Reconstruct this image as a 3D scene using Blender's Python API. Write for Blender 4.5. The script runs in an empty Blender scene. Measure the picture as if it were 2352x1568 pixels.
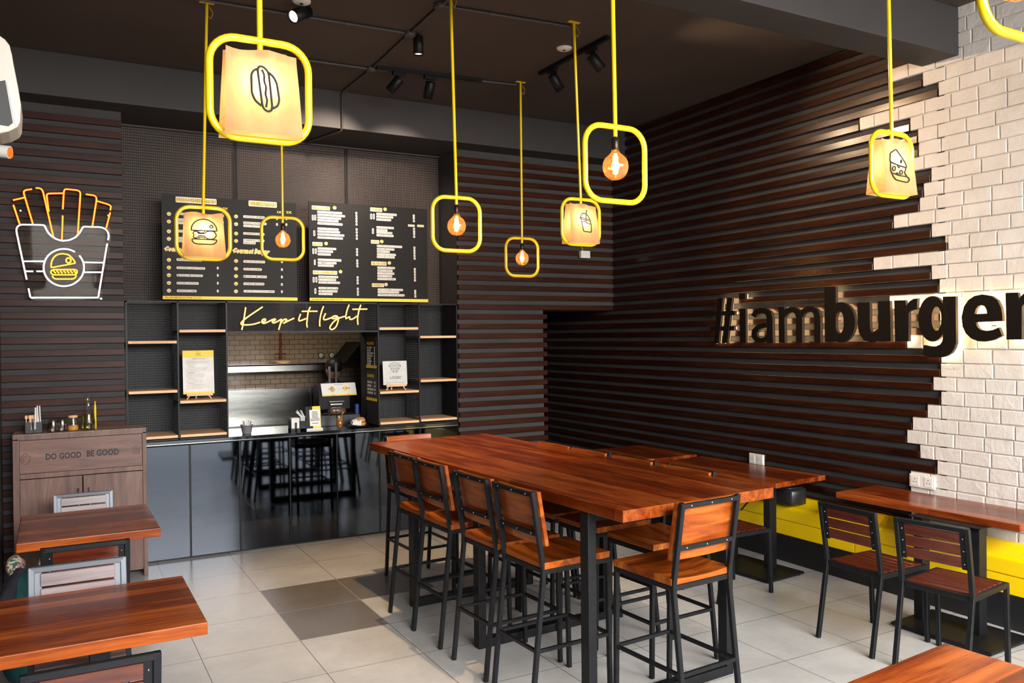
import bpy, bmesh, math, random
from mathutils import Vector, Matrix, Euler
R = math.radians
sc = bpy.context.scene
C = sc.collection
random.seed(7)

# ---------------------------------------------------------------- camera
CAM = (-1.2891, -6.172, 1.8428)
yaw, pitch, roll = .5055, -.007, -.0105
fwd = Vector((math.sin(yaw)*math.cos(pitch), math.cos(yaw)*math.cos(pitch), math.sin(pitch)))
rt = Vector((math.cos(yaw), -math.sin(yaw), 0)); up = rt.cross(fwd)
r2 = rt*math.cos(roll)+up*math.sin(roll); u2 = -rt*math.sin(roll)+up*math.cos(roll)
cd = bpy.data.cameras.new('camera'); cam = bpy.data.objects.new('camera', cd); C.objects.link(cam)
cam.matrix_world = Matrix(((r2.x, u2.x, -fwd.x, CAM[0]), (r2.y, u2.y, -fwd.y, CAM[1]), (r2.z, u2.z, -fwd.z, CAM[2]), (0, 0, 0, 1)))
cd.sensor_width = 36; cd.lens = 1899.86/2352*36; cd.clip_start = .05
sc.camera = cam

# ---------------------------------------------------------------- world, daylight, exposure
W = bpy.data.worlds.new('world'); sc.world = W; W.use_nodes = True
bg = W.node_tree.nodes['Background']; bg.inputs[1].default_value = 6.5
# bright overcast sky above, dim street below the horizon
_tc = W.node_tree.nodes.new('ShaderNodeTexCoord'); _sp = W.node_tree.nodes.new('ShaderNodeSeparateXYZ'); _cr = W.node_tree.nodes.new('ShaderNodeValToRGB')
_cr.color_ramp.elements[0].position = .0; _cr.color_ramp.elements[0].color = (.10, .095, .085, 1)
_cr.color_ramp.elements[1].position = .12; _cr.color_ramp.elements[1].color = (.86, .93, 1, 1)
W.node_tree.links.new(_tc.outputs['Generated'], _sp.inputs[0]); W.node_tree.links.new(_sp.outputs[2], _cr.inputs[0]); W.node_tree.links.new(_cr.outputs[0], bg.inputs[0])
sc.view_settings.view_transform = 'Standard'; sc.view_settings.look = 'None'
sc.view_settings.gamma = 1; sc.view_settings.exposure = 0.0; sc.view_settings.use_curve_mapping = False

def lamp(kind, name, loc, energy, color=(1, 1, 1), size=.1, aim=None, **k):
    d = bpy.data.lights.new(name, kind); d.energy = energy; d.color = color
    if kind == 'AREA':
        d.shape = 'RECTANGLE'; d.size = size; d.size_y = k.get('size_y', size)
    else:
        d.shadow_soft_size = size
    if kind == 'SPOT':
        d.spot_size = R(k.get('angle', 50)); d.spot_blend = k.get('blend', .7)
    o = bpy.data.objects.new(name, d); C.objects.link(o); o.location = loc
    if aim is not None:
        o.rotation_euler = (Vector(aim)-Vector(loc)).to_track_quat('-Z', 'Y').to_euler()
    return o
# daylight entering through the open shop front behind the camera
lamp('AREA', 'shopfront_daylight', (1.2, -8.1, 3.1), 470, (1.0, .97, .93), 5.6, aim=(1.2, -3.4, 0), size_y=1.7).data.spread = R(125)

# ---------------------------------------------------------------- materials
def mat(name, color, rough=.5, metal=0, **k):
    m = bpy.data.materials.new(name); m.use_nodes = True
    b = m.node_tree.nodes['Principled BSDF']
    b.inputs['Base Color'].default_value = (*color, 1); b.inputs['Roughness'].default_value = rough
    b.inputs['Metallic'].default_value = metal
    if 'emit' in k:
        b.inputs['Emission Color'].default_value = (*k['emit'], 1); b.inputs['Emission Strength'].default_value = k['strength']
    if 'spec' in k: b.inputs['Specular IOR Level'].default_value = k['spec']
    if 'trans' in k: b.inputs['Transmission Weight'].default_value = k['trans']
    if 'coat' in k: b.inputs['Coat Weight'].default_value = k['coat']; b.inputs['Coat Roughness'].default_value = .08
    return m
def N(m, t, **k):
    n = m.node_tree.nodes.new(t)
    for a, v in k.items(): setattr(n, a, v)
    return n
def L(m, a, b): m.node_tree.links.new(a, b)
def coords(m, scale=(1, 1, 1), rot=(0, 0, 0)):
    t = N(m, 'ShaderNodeTexCoord'); mp = N(m, 'ShaderNodeMapping')
    mp.inputs['Scale'].default_value = scale; mp.inputs['Rotation'].default_value = rot
    L(m, t.outputs['Object'], mp.inputs['Vector']); return mp.outputs[0]
def ramp(m, fac, stops):
    r = N(m, 'ShaderNodeValToRGB'); e = r.color_ramp.elements
    while len(e) < len(stops): e.new(.5)
    for i, (p, c) in enumerate(stops): e[i].position = p; e[i].color = (*c, 1)
    L(m, fac, r.inputs[0]); return r.outputs[0]
def noise(m, vec, scale, detail=4, rough=.55, dist=0):
    n = N(m, 'ShaderNodeTexNoise'); n.inputs['Scale'].default_value = scale; n.inputs['Detail'].default_value = detail
    n.inputs['Roughness'].default_value = rough; n.inputs['Distortion'].default_value = dist
    L(m, vec, n.inputs['Vector']); return n.outputs['Fac']
def bump(m, fac, strength=.2, dist=.01):
    b = N(m, 'ShaderNodeBump'); b.inputs['Strength'].default_value = strength; b.inputs['Distance'].default_value = dist
    L(m, fac, b.inputs['Height']); L(m, b.outputs[0], m.node_tree.nodes['Principled BSDF'].inputs['Normal'])
def noisy(name, c1, c2, scale=6, rough=.5, metal=0, bstr=.1, bscale=None, stretch=(1, 1, 1), **k):
    m = mat(name, c1, rough, metal, **k); v = coords(m, stretch)
    f = noise(m, v, scale, 5, .6)
    L(m, ramp(m, f, [(.3, c1), (.7, c2)]), m.node_tree.nodes['Principled BSDF'].inputs['Base Color'])
    if bstr: bump(m, noise(m, v, bscale or scale*6, 3), bstr, .004)
    return m
def mix(m, fac, a, b, mode='MIX'):
    x = N(m, 'ShaderNodeMix', data_type='RGBA', blend_type=mode)
    if isinstance(fac, float): x.inputs[0].default_value = fac
    else: L(m, fac, x.inputs[0])
    for s, i in ((a, 6), (b, 7)):
        if isinstance(s, tuple): x.inputs[i].default_value = (*s, 1)
        else: L(m, s, x.inputs[i])
    return x.outputs[2]
def wood(name, dark, mid, light, axis='y', plank=.09, length=.8, rough=.25, grain=1.0, seams=True, spec=.5):
    """glued board timber: planks run along the given axis of the object"""
    m = mat(name, mid, rough, 0, spec=spec)
    b = m.node_tree.nodes['Principled BSDF']
    rot = {'y': (0, 0, R(90)), 'x': (0, 0, 0), 'z': (0, R(90), 0)}[axis]
    st = {'y': (9, .9, 9), 'x': (.9, 9, 9), 'z': (9, 9, .9)}[axis]
    v = coords(m, st)
    f1 = noise(m, v, 1.6*grain, 6, .62, .6); f2 = noise(m, v, 9*grain, 4, .7, .2)
    t = N(m, 'ShaderNodeTexCoord'); mp = N(m, 'ShaderNodeMapping'); mp.inputs['Rotation'].default_value = rot; mp.inputs['Location'].default_value = (length*.43, .013, 0)
    L(m, t.outputs['Object'], mp.inputs['Vector'])
    br = N(m, 'ShaderNodeTexBrick'); br.inputs['Scale'].default_value = 1
    br.inputs['Color1'].default_value = (0, 0, 0, 1); br.inputs['Color2'].default_value = (1, 1, 1, 1); br.inputs['Mortar'].default_value = (.5, .5, .5, 1)
    br.inputs['Mortar Size'].default_value = .0006; br.inputs['Mortar Smooth'].default_value = 0
    br.inputs['Brick Width'].default_value = length; br.inputs['Row Height'].default_value = plank
    br.offset = .5 if length < 2 else 0
    L(m, mp.outputs[0], br.inputs['Vector'])
    a = N(m, 'ShaderNodeMath', operation='MULTIPLY_ADD'); L(m, f1, a.inputs[0]); a.inputs[1].default_value = .88
    a2 = N(m, 'ShaderNodeMath', operation='MULTIPLY_ADD'); L(m, br.outputs['Color'], a2.inputs[0]); a2.inputs[1].default_value = .22
    a3 = N(m, 'ShaderNodeMath', operation='MULTIPLY'); L(m, f2, a3.inputs[0]); a3.inputs[1].default_value = .22
    L(m, a3.outputs[0], a2.inputs[2]); L(m, a2.outputs[0], a.inputs[2])
    col = ramp(m, a.outputs[0], [(.36, dark), (.62, mid), (.95, light)])
    if seams: col = mix(m, br.outputs['Fac'], col, tuple(c*.35 for c in dark))
    L(m, col, b.inputs['Base Color'])
    bump(m, f2, .06, .003)
    return m
M = {}
M['table'] = wood('red_brown_table_timber', (.026, .0035, .001), (.14, .021, .003), (.37, .088, .014), 'y', .11, .9, .24, spec=.3)
M['table_x'] = wood('red_brown_table_timber_across', (.035, .005, .001), (.16, .025, .0035), (.42, .098, .014), 'x', .085, 4, .27, spec=.2)
M['stool_wood'] = wood('orange_brown_stool_timber', (.06, .010, .0015), (.22, .040, .004), (.48, .145, .018), 'x', .075, .6, .28, 1.2, spec=.3, seams=False)
M['slat_wood'] = wood('dark_varnished_slat_timber', (.007, .002, .001), (.027, .007, .003), (.065, .017, .007), 'x', .5, 3, .34, spec=.15, seams=False)
M['slat_wood_y'] = wood('dark_varnished_slat_timber_y', (.006, .0018, .001), (.024, .006, .0025), (.060, .015, .006), 'y', .5, 3, .22, spec=.35, seams=False)
M['chair_wood'] = wood('dark_red_chair_slat', (.03, .005, .003), (.10, .018, .007), (.2, .05, .02), 'x', .5, 2, .2, seams=False)
M['chair_wood_pale'] = wood('worn_mauve_chair_slat', (.10, .065, .065), (.23, .165, .16), (.38, .30, .29), 'x', .5, 2, .35, seams=False)
M['pine'] = wood('pale_pine', (.55, .29, .13), (.80, .48, .25), (.92, .66, .40), 'x', .5, 2, .45, seams=False)
M['laminate'] = wood('grey_brown_laminate', (.065, .03, .022), (.15, .076, .056), (.26, .15, .115), 'z', .3, 3, .42, 1.4, seams=False)
M['laminate_x'] = wood('grey_brown_laminate_across', (.065, .027, .019), (.16, .074, .052), (.27, .145, .105), 'x', .3, 3, .42, 1.4, seams=False)
M['laminate_worn'] = noisy('worn_cabinet_top', (.22, .11, .07), (.42, .28, .22), 60, .6)
M['steel_black'] = noisy('black_powder_coated_steel', (.0045, .005, .006), (.009, .0095, .0115), 20, .42, 0, .05, spec=.25)
M['steel_dark'] = mat('dark_grey_steel', (.03, .032, .036), .35, .4)
M['steel_pale'] = mat('worn_pale_steel', (.13, .14, .16), .4, .3)
M['bolt'] = mat('bolt_steel', (.35, .35, .36), .3, 1)
M['yellow'] = mat('yellow_powder_coat', (.76, .53, .004), .28, 0, coat=.3)
M['yellow_vinyl'] = noisy('yellow_vinyl', (.93, .60, .0), (.97, .66, .0), 5, .38, 0, .08)
M['yellow_print'] = mat('yellow_print', (.92, .60, .02), .5)
M['black_plinth'] = mat('matt_black_plinth', (.008, .008, .009), .55)
M['wall_dark'] = noisy('dark_grey_wall_paint', (.047, .045, .046), (.060, .056, .056), 3, .7, 0, .1, spec=.15)
M['ceiling_paint'] = noisy('dark_brown_grey_ceiling_paint', (.053, .039, .034), (.066, .049, .043), 1.5, .7, 0, .08)
M['beam_paint'] = noisy('dark_slate_beam_paint', (.030, .027, .027), (.037, .033, .033), 2, .65, 0, .08)
M['black_void'] = mat('shade_and_panel_black', (.004, .004, .005), .8)
M['mesh_wire'] = mat('black_wire', (.005, .005, .006), .5, spec=.2)
M['white'] = mat('white_print', (.74, .70, .64), .5)
M['white_plastic'] = noisy('white_plastic', (.74, .72, .68), (.8, .78, .74), 4, .4, 0, 0)
M['black_print'] = mat('black_print', (.01, .01, .01), .6)
M['board_black'] = mat('satin_black_board', (.006, .0055, .005), .5, spec=.2)
M['wall_spotlit'] = noisy('warm_grey_spotlit_wall', (.072, .050, .042), (.090, .064, .054), 3, .6, 0, .1)  # warm light of the spots on this wall mixed into its colour
M['sign_black'] = mat('black_sign_face', (.006, .004, .003), .5, spec=.2)
M['sign_edge'] = mat('dark_bronze_sign_edge', (.06, .045, .03), .5, .3)
M['halo'] = mat('warm_halo_led', (1, .8, .5), .5, emit=(1, .69, .34), strength=13)
M['neon_orange'] = mat('orange_neon_tube', (1, .35, .05), .4, emit=(1, .24, .012), strength=2.4)
M['neon_white'] = mat('white_neon_tube', (1, 1, 1), .4, emit=(.93, .97, 1), strength=1.7)
M['neon_yellow'] = mat('yellow_neon_tube', (1, .75, .1), .4, emit=(1, .5, .03), strength=1.6)
M['neon_warm'] = mat('warm_yellow_neon_tube', (1, .8, .3), .4, emit=(1, .68, .16), strength=1.7)
M['glow_rim_orange'] = mat('orange_neon_glow_rim', (.5, .08, .01), .4, emit=(1, .07, .003), strength=.9)  # halo round the neon, put into added rims that glow faintly
M['glow_rim_yellow'] = mat('yellow_neon_glow_rim', (.5, .3, .02), .4, emit=(1, .35, .01), strength=.7)
M['filament'] = mat('glowing_filament', (1, .7, .3), .5, emit=(1, .62, .25), strength=60)
M['lamp_face'] = mat('lit_spot_lens', (1, 1, 1), .5, emit=(1, .85, .72), strength=9)
M['lamp_face_warm'] = mat('warm_lit_lens', (1, 1, 1), .5, emit=(1, .6, .35), strength=3)
M['lamp_off'] = mat('dim_spot_lens', (.05, .05, .05), .2)
M['mirror_black'] = mat('black_mirror_glass', (.050, .055, .064), .035, 1)
M['gloss_black'] = mat('polished_black_stone', (.010, .010, .011), .06, 0, coat=.5)
M['stainless'] = noisy('brushed_stainless', (.30, .30, .28), (.42, .42, .39), 3, .26, 1, .05, 40, (1, 1, 12))
M['tub_steel'] = mat('tub_steel', (.4, .4, .4), .3, .5)
M['chrome'] = mat('chrome', (.8, .8, .82), .12, 1)
M['leather'] = noisy('black_leather', (.010, .010, .011), (.022, .022, .024), 8, .35, 0, .5, 30)
M['teal'] = noisy('teal_cloth', (.004, .055, .06), (.01, .09, .09), 10, .8)
M['dark_cloth'] = noisy('dark_cloth', (.012, .012, .02), (.03, .028, .04), 20, .85)
M['cord'] = mat('grey_conduit', (.055, .052, .055), .5)
M['skin'] = mat('skin', (.32, .16, .10), .55)
M['hair'] = mat('black_hair', (.010, .008, .008), .5)
M['paper_white'] = noisy('white_paper', (.7, .67, .63), (.82, .8, .77), 12, .7, 0, .2)
M['card_grey'] = noisy('pale_grey_card', (.5, .51, .48), (.62, .62, .6), 8, .5, 0, 0)
M['spoon_wood'] = mat('pale_birch', (.72, .42, .2), .6)
M['terracotta'] = noisy('bun_crust', (.45, .17, .05), (.6, .28, .09), 10, .6)
M['lettuce'] = noisy('lettuce', (.16, .34, .03), (.4, .6, .08), 20, .6)
M['red'] = mat('red_pepper', (.55, .03, .02), .5)
M['socket'] = mat('bronze_black_socket', (.03, .02, .015), .3, .7)
M['copper_wire'] = mat('orange_wire', (.5, .2, .04), .4)

def thin_glass(name, tint, gloss=.12, rough=.02, k=.55, glow=None):
    m = bpy.data.materials.new(name); m.use_nodes = True; nt = m.node_tree; nt.nodes.clear()
    o = nt.nodes.new('ShaderNodeOutputMaterial'); t = nt.nodes.new('ShaderNodeBsdfTransparent'); g = nt.nodes.new('ShaderNodeBsdfGlossy')
    t.inputs[0].default_value = (*tint, 1); g.inputs['Roughness'].default_value = rough; g.inputs[0].default_value = (1, .95, .9, 1)
    lw = nt.nodes.new('ShaderNodeLayerWeight'); lw.inputs[0].default_value = .25
    mm = nt.nodes.new('ShaderNodeMath'); mm.operation = 'MULTIPLY_ADD'; mm.inputs[1].default_value = k; mm.inputs[2].default_value = gloss
    nt.links.new(lw.outputs['Facing'], mm.inputs[0])
    x = nt.nodes.new('ShaderNodeMixShader'); nt.links.new(mm.outputs[0], x.inputs[0]); nt.links.new(t.outputs[0], x.inputs[1]); nt.links.new(g.outputs[0], x.inputs[2])
    out = x.outputs[0]
    if glow:   # coated glass scatters some of the filament's light
        tr = nt.nodes.new('ShaderNodeBsdfTranslucent'); tr.inputs[0].default_value = (*glow, 1)
        x2 = nt.nodes.new('ShaderNodeMixShader'); x2.inputs[0].default_value = .05
        nt.links.new(out, x2.inputs[1]); nt.links.new(tr.outputs[0], x2.inputs[2]); out = x2.outputs[0]
    nt.links.new(out, o.inputs[0]); return m
M['amber_glass'] = thin_glass('amber_bulb_glass', (.96, .74, .46), .06, glow=(1, .45, .14))
M['clear_glass'] = thin_glass('clear_glass', (.93, .95, .95), .03)
M['acrylic'] = thin_glass('clear_acrylic', (.90, .88, .85), .002, k=.02)
M['frost_glass'] = thin_glass('grey_tumbler_glass', (.55, .5, .48), .10, .2)
M['lemon_water'] = thin_glass('lemon_water', (.85, .86, .42), .03)
M['amber_drink'] = mat('amber_iced_tea', (.62, .20, .015), .1)
M['honey'] = mat('orange_grains', (.6, .27, .04), .7)

def paper():
    m = bpy.data.materials.new('brown_kraft_paper'); m.use_nodes = True; nt = m.node_tree; nt.nodes.clear()
    o = nt.nodes.new('ShaderNodeOutputMaterial'); d = nt.nodes.new('ShaderNodeBsdfDiffuse'); t = nt.nodes.new('ShaderNodeBsdfTranslucent')
    tc = nt.nodes.new('ShaderNodeTexCoord'); nz = nt.nodes.new('ShaderNodeTexNoise'); nz.inputs['Scale'].default_value = 14; nz.inputs['Detail'].default_value = 5
    cr = nt.nodes.new('ShaderNodeValToRGB'); cr.color_ramp.elements[0].color = (.36, .235, .135, 1); cr.color_ramp.elements[1].color = (.50, .345, .205, 1)
    cr.color_ramp.elements[0].position = .3; cr.color_ramp.elements[1].position = .7
    nt.links.new(tc.outputs['Object'], nz.inputs['Vector']); nt.links.new(nz.outputs['Fac'], cr.inputs[0]); nt.links.new(cr.outputs[0], d.inputs[0])
    t.inputs[0].default_value = (.95, .68, .36, 1)
    bp = nt.nodes.new('ShaderNodeBump'); bp.inputs['Strength'].default_value = .35; bp.inputs['Distance'].default_value = .01
    n2 = nt.nodes.new('ShaderNodeTexNoise'); n2.inputs['Scale'].default_value = 9; nt.links.new(tc.outputs['Object'], n2.inputs['Vector'])
    nt.links.new(n2.outputs['Fac'], bp.inputs['Height']); nt.links.new(bp.outputs[0], d.inputs['Normal'])
    x = nt.nodes.new('ShaderNodeMixShader'); x.inputs[0].default_value = .5
    nt.links.new(d.outputs[0], x.inputs[1]); nt.links.new(t.outputs[0], x.inputs[2]); nt.links.new(x.outputs[0], o.inputs[0]); return m
M['kraft'] = paper()

def floor_mat(name, c1, c2, grout):
    T = .57
    m = mat(name, c1, .2, spec=.5); b = m.node_tree.nodes['Principled BSDF']
    t = N(m, 'ShaderNodeTexCoord'); v = t.outputs['Object']
    s = N(m, 'ShaderNodeSeparateXYZ'); L(m, v, s.inputs[0]); masks = []
    for ax in (0, 1):
        d = N(m, 'ShaderNodeMath', operation='DIVIDE'); L(m, s.outputs[ax], d.inputs[0]); d.inputs[1].default_value = T
        p = N(m, 'ShaderNodeMath', operation='PINGPONG'); L(m, d.outputs[0], p.inputs[0]); p.inputs[1].default_value = .5
        l = N(m, 'ShaderNodeMath', operation='LESS_THAN'); L(m, p.outputs[0], l.inputs[0]); l.inputs[1].default_value = .0042; masks.append(l.outputs[0])
    mx = N(m, 'ShaderNodeMath', operation='MAXIMUM'); L(m, masks[0], mx.inputs[0]); L(m, masks[1], mx.inputs[1])
    f = noise(m, v, 2.3, 6, .6, .3); f2 = noise(m, v, 26, 4, .7)
    a = N(m, 'ShaderNodeMath', operation='MULTIPLY_ADD'); L(m, f2, a.inputs[0]); a.inputs[1].default_value = .25; L(m, f, a.inputs[2])
    # each tile a little different
    sn = N(m, 'ShaderNodeVectorMath', operation='SNAP'); sn.inputs[1].default_value = (T, T, 9); L(m, v, sn.inputs[0])
    wn = N(m, 'ShaderNodeTexWhiteNoise'); L(m, sn.outputs[0], wn.inputs['Vector'])
    a2 = N(m, 'ShaderNodeMath', operation='MULTIPLY_ADD'); L(m, wn.outputs['Value'], a2.inputs[0]); a2.inputs[1].default_value = .12; L(m, a.outputs[0], a2.inputs[2])
    col = ramp(m, a2.outputs[0], [(.42, c1), (.85, c2)])
    L(m, mix(m, mx.outputs[0], col, grout), b.inputs['Base Color'])
    rr = N(m, 'ShaderNodeMath', operation='MULTIPLY_ADD'); L(m, f, rr.inputs[0]); rr.inputs[1].default_value = .16; rr.inputs[2].default_value = .16
    L(m, rr.outputs[0], b.inputs['Roughness'])
    inv = N(m, 'ShaderNodeMath', operation='SUBTRACT'); inv.inputs[0].default_value = 1; L(m, mx.outputs[0], inv.inputs[1])
    bump(m, inv.outputs[0], .3, .002)
    return m
M['tile_light'] = floor_mat('pale_grey_floor_tile', (.36, .35, .332), (.475, .462, .442), (.13, .11, .09))
M['tile_dark'] = floor_mat('dark_grey_floor_tile', (.115, .10, .085), (.15, .13, .11), (.32, .29, .25))

def brick_white():
    m = mat('white_painted_brick', (.78, .72, .66), .62); v = coords(m)
    f = noise(m, v, 5, 5, .6); f2 = noise(m, v, 38, 6, .7)
    L(m, ramp(m, f, [(.3, (.64, .60, .555)), (.7, (.74, .71, .67))]), m.node_tree.nodes['Principled BSDF'].inputs['Base Color'])
    a = N(m, 'ShaderNodeMath', operation='MULTIPLY_ADD'); L(m, f2, a.inputs[0]); a.inputs[1].default_value = .5; L(m, noise(m, v, 9, 4, .6, .8), a.inputs[2])
    bump(m, a.outputs[0], .8, .008); return m
M['brick'] = brick_white()
def kitchen_tile():
    m = mat('beige_subway_tile', (.42, .33, .24), .12); b = m.node_tree.nodes['Principled BSDF']
    t = N(m, 'ShaderNodeTexCoord'); s = N(m, 'ShaderNodeSeparateXYZ'); L(m, t.outputs['Object'], s.inputs[0])
    c = N(m, 'ShaderNodeCombineXYZ'); L(m, s.outputs[0], c.inputs[0]); L(m, s.outputs[2], c.inputs[1])
    br = N(m, 'ShaderNodeTexBrick'); br.inputs['Scale'].default_value = 1
    br.inputs['Color1'].default_value = (.36, .27, .19, 1); br.inputs['Color2'].default_value = (.30, .225, .155, 1); br.inputs['Mortar'].default_value = (.10, .075, .05, 1)
    br.inputs['Mortar Size'].default_value = .0035; br.inputs['Brick Width'].default_value = .113; br.inputs['Row Height'].default_value = .057
    L(m, c.outputs[0], br.inputs['Vector']); L(m, br.outputs['Color'], b.inputs['Base Color']); return m
M['kitchen_tile'] = kitchen_tile()
def floral():
    m = mat('floral_cotton', (.3, .3, .25), .85); v = coords(m)
    vo = N(m, 'ShaderNodeTexVoronoi'); vo.inputs['Scale'].default_value = 95; L(m, v, vo.inputs['Vector'])
    s = N(m, 'ShaderNodeSeparateColor'); L(m, vo.outputs['Color'], s.inputs[0])
    L(m, ramp(m, s.outputs[0], [(.0, (.02, .07, .06)), (.35, (.03, .10, .08)), (.5, (.42, .36, .26)), (.72, (.5, .42, .33)), (.86, (.5, .05, .05)), (1, (.7, .3, .28))]), m.node_tree.nodes['Principled BSDF'].inputs['Base Color'])
    return m
M['floral'] = floral()

# ---------------------------------------------------------------- mesh builder
def frame_from(d, up=(0, 0, 1)):
    d = Vector(d).normalized(); u = Vector(up)
    if abs(d.dot(u)) > .98: u = Vector((0, 1, 0))
    s = d.cross(u).normalized(); return s, s.cross(d).normalized()
class MB:
    def __init__(s): s.v = []; s.f = []; s.m = []; s.s = []
    def add(s, vs, fs, mi=0, smooth=False):
        n = len(s.v); s.v += [tuple(v) for v in vs]
        for f in fs: s.f.append(tuple(i+n for i in f)); s.m.append(mi); s.s.append(smooth)
        return s
    def box(s, x0, y0, z0, x1, y1, z1, mi=0):
        vs = [(x, y, z) for z in (z0, z1) for y in (y0, y1) for x in (x0, x1)]
        return s.add(vs, [(0, 2, 3, 1), (4, 5, 7, 6), (0, 1, 5, 4), (2, 6, 7, 3), (0, 4, 6, 2), (1, 3, 7, 5)], mi)
    def bar(s, p, q, w, h, up=(0, 0, 1), mi=0):
        p = Vector(p); q = Vector(q); a, b = frame_from(q-p, up)
        vs = [c+a*(w/2*i)+b*(h/2*j) for c in (p, q) for j in (-1, 1) for i in (-1, 1)]
        return s.add(vs, [(0, 1, 3, 2), (4, 6, 7, 5), (0, 4, 5, 1), (2, 3, 7, 6), (0, 2, 6, 4), (1, 5, 7, 3)], mi)
    def path(s, pts, w, h, side, mi=0):
        """rectangular tube along pts; 'side' = constant sideways axis"""
        pts = [Vector(p) for p in pts]; side = Vector(side).normalized(); rings = []
        for i, p in enumerate(pts):
            d = (pts[min(i+1, len(pts)-1)]-pts[max(i-1, 0)]).normalized(); b = side.cross(d).normalized()
            rings.append([p+side*(w/2*i_)+b*(h/2*j) for i_, j in ((-1, -1), (1, -1), (1, 1), (-1, 1))])
        vs = [v for r_ in rings for v in r_]; fs = [(3, 2, 1, 0), tuple(len(vs)-4+k for k in range(4))]
        for i in range(len(pts)-1):
            for k in range(4): fs.append((i*4+k, i*4+(k+1) % 4, i*4+4+(k+1) % 4, i*4+4+k))
        return s.add(vs, fs, mi)
    def tube(s, pts, r, n=8, closed=False, mi=0, flat=None):
        pts = [Vector(p) for p in pts]; N_ = len(pts); rings = []; a = b = None
        for i, p in enumerate(pts):
            if closed: d = pts[(i+1) % N_]-pts[i-1]
            else: d = pts[min(i+1, N_-1)]-pts[max(i-1, 0)]
            d.normalize()
            if a is None: a, b = frame_from(d, flat or (0, 0, 1))
            else:
                a = (a-d*a.dot(d)).normalized(); b = d.cross(a)*-1; b = a.cross(d).normalized()
            rr = r[i] if isinstance(r, (list, tuple)) else r
            rings.append([p+a*(math.cos(2*math.pi*k/n)*rr)+b*(math.sin(2*math.pi*k/n)*rr) for k in range(n)])
        vs = [v for q in rings for v in q]; fs = []
        for i in range(N_ if closed else N_-1):
            j = (i+1) % N_
            for k in range(n): fs.append((i*n+k, i*n+(k+1) % n, j*n+(k+1) % n, j*n+k))
        s.add(vs, fs, mi, True)
        if not closed: s.add(rings[0], [tuple(range(n))[::-1]], mi); s.add(rings[-1], [tuple(range(n))], mi)
        return s
    def cyl(s, p, q, r, n=20, mi=0, r2=None): return s.tube([p, q], [r, r if r2 is None else r2], n, mi=mi)
    def lathe(s, prof, c=(0, 0, 0), n=24, mi=0, axis='z'):
        vs = []; fs = []
        for (r, z) in prof:
            for k in range(n):
                t = 2*math.pi*k/n; p = (r*math.cos(t), r*math.sin(t), z)
                if axis == 'y': p = (p[0], p[2], p[1])
                vs.append((c[0]+p[0], c[1]+p[1], c[2]+p[2]))
        for i in range(len(prof)-1):
            for k in range(n): fs.append((i*n+k, i*n+(k+1) % n, (i+1)*n+(k+1) % n, (i+1)*n+k))
        return s.add(vs, fs, mi, True)
    def prism(s, poly, o, ux, uy, t, mi=0):
        """polygon (2d, ccw) in plane o+ux*x+uy*y, extruded by vector t"""
        o = Vector(o); ux = Vector(ux); uy = Vector(uy); t = Vector(t); n = len(poly)
        vs = [o+ux*x+uy*y for x, y in poly]+[o+ux*x+uy*y+t for x, y in poly]
        fs = [tuple(range(n))[::-1], tuple(range(n, 2*n))]+[(i, (i+1) % n, n+(i+1) % n, n+i) for i in range(n)]
        return s.add(vs, fs, mi)
    def build(s, name, mats, parent=None, bevel=0, seg=2, world=False, weld=False):
        if not isinstance(mats, (list, tuple)): mats = [mats]
        me = bpy.data.meshes.new(name); off = Vector((0, 0, 0))
        if parent is not None and world:
            p = parent
            while p is not None: off += p.location; p = p.parent
        me.from_pydata([tuple(Vector(v)-off) for v in s.v], [], s.f)
        for m in mats: me.materials.append(m)
        for p, mi, sm in zip(me.polygons, s.m, s.s): p.material_index = mi; p.use_smooth = sm
        bm = bmesh.new(); bm.from_mesh(me); bmesh.ops.recalc_face_normals(bm, faces=bm.faces)
        if weld: bmesh.ops.remove_doubles(bm, verts=bm.verts, dist=1e-5)
        if bevel:
            bmesh.ops.bevel(bm, geom=[e for e in bm.edges if e.is_manifold and e.calc_face_angle(0) > .5], offset=bevel, segments=seg, affect='EDGES', profile=.6)
        bm.to_mesh(me); bm.free()
        o = bpy.data.objects.new(name, me); C.objects.link(o); o.parent = parent
        return o
def thing(name, label, cat, loc=(0, 0, 0), rz=0, group=None):
    o = bpy.data.objects.new(name, None); C.objects.link(o); o.location = loc; o.rotation_euler = (0, 0, rz); o.empty_display_size = .1
    o['label'] = label; o['category'] = cat
    if group: o['group'] = group
    return o
def tag(o, label, cat, group=None, kind=None):
    o['label'] = label; o['category'] = cat
    if group: o['group'] = group
    if kind: o['kind'] = kind
    # put the origin at the base of the mesh
    if o.type == 'MESH':
        c = [Vector(v.co) for v in o.data.vertices]; lo = Vector([min(v[i] for v in c) for i in range(3)]); hi = Vector([max(v[i] for v in c) for i in range(3)])
        b = Vector(((lo.x+hi.x)/2, (lo.y+hi.y)/2, lo.z)); o.data.transform(Matrix.Translation(-b)); o.location = o.location+b
    return o
def structure(o, kind='structure'): o['kind'] = kind; return o
def copy_tree(o, parent=None):
    c = o.copy(); C.objects.link(c); c.parent = parent
    for ch in list(o.children): copy_tree(ch, c)
    return c
def dup(o, loc, rz, label, group=None):
    c = copy_tree(o); c.location = loc; c.rotation_euler = (0, 0, rz); c['label'] = label
    if group: c['group'] = group
    return c
_cache = {}
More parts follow.
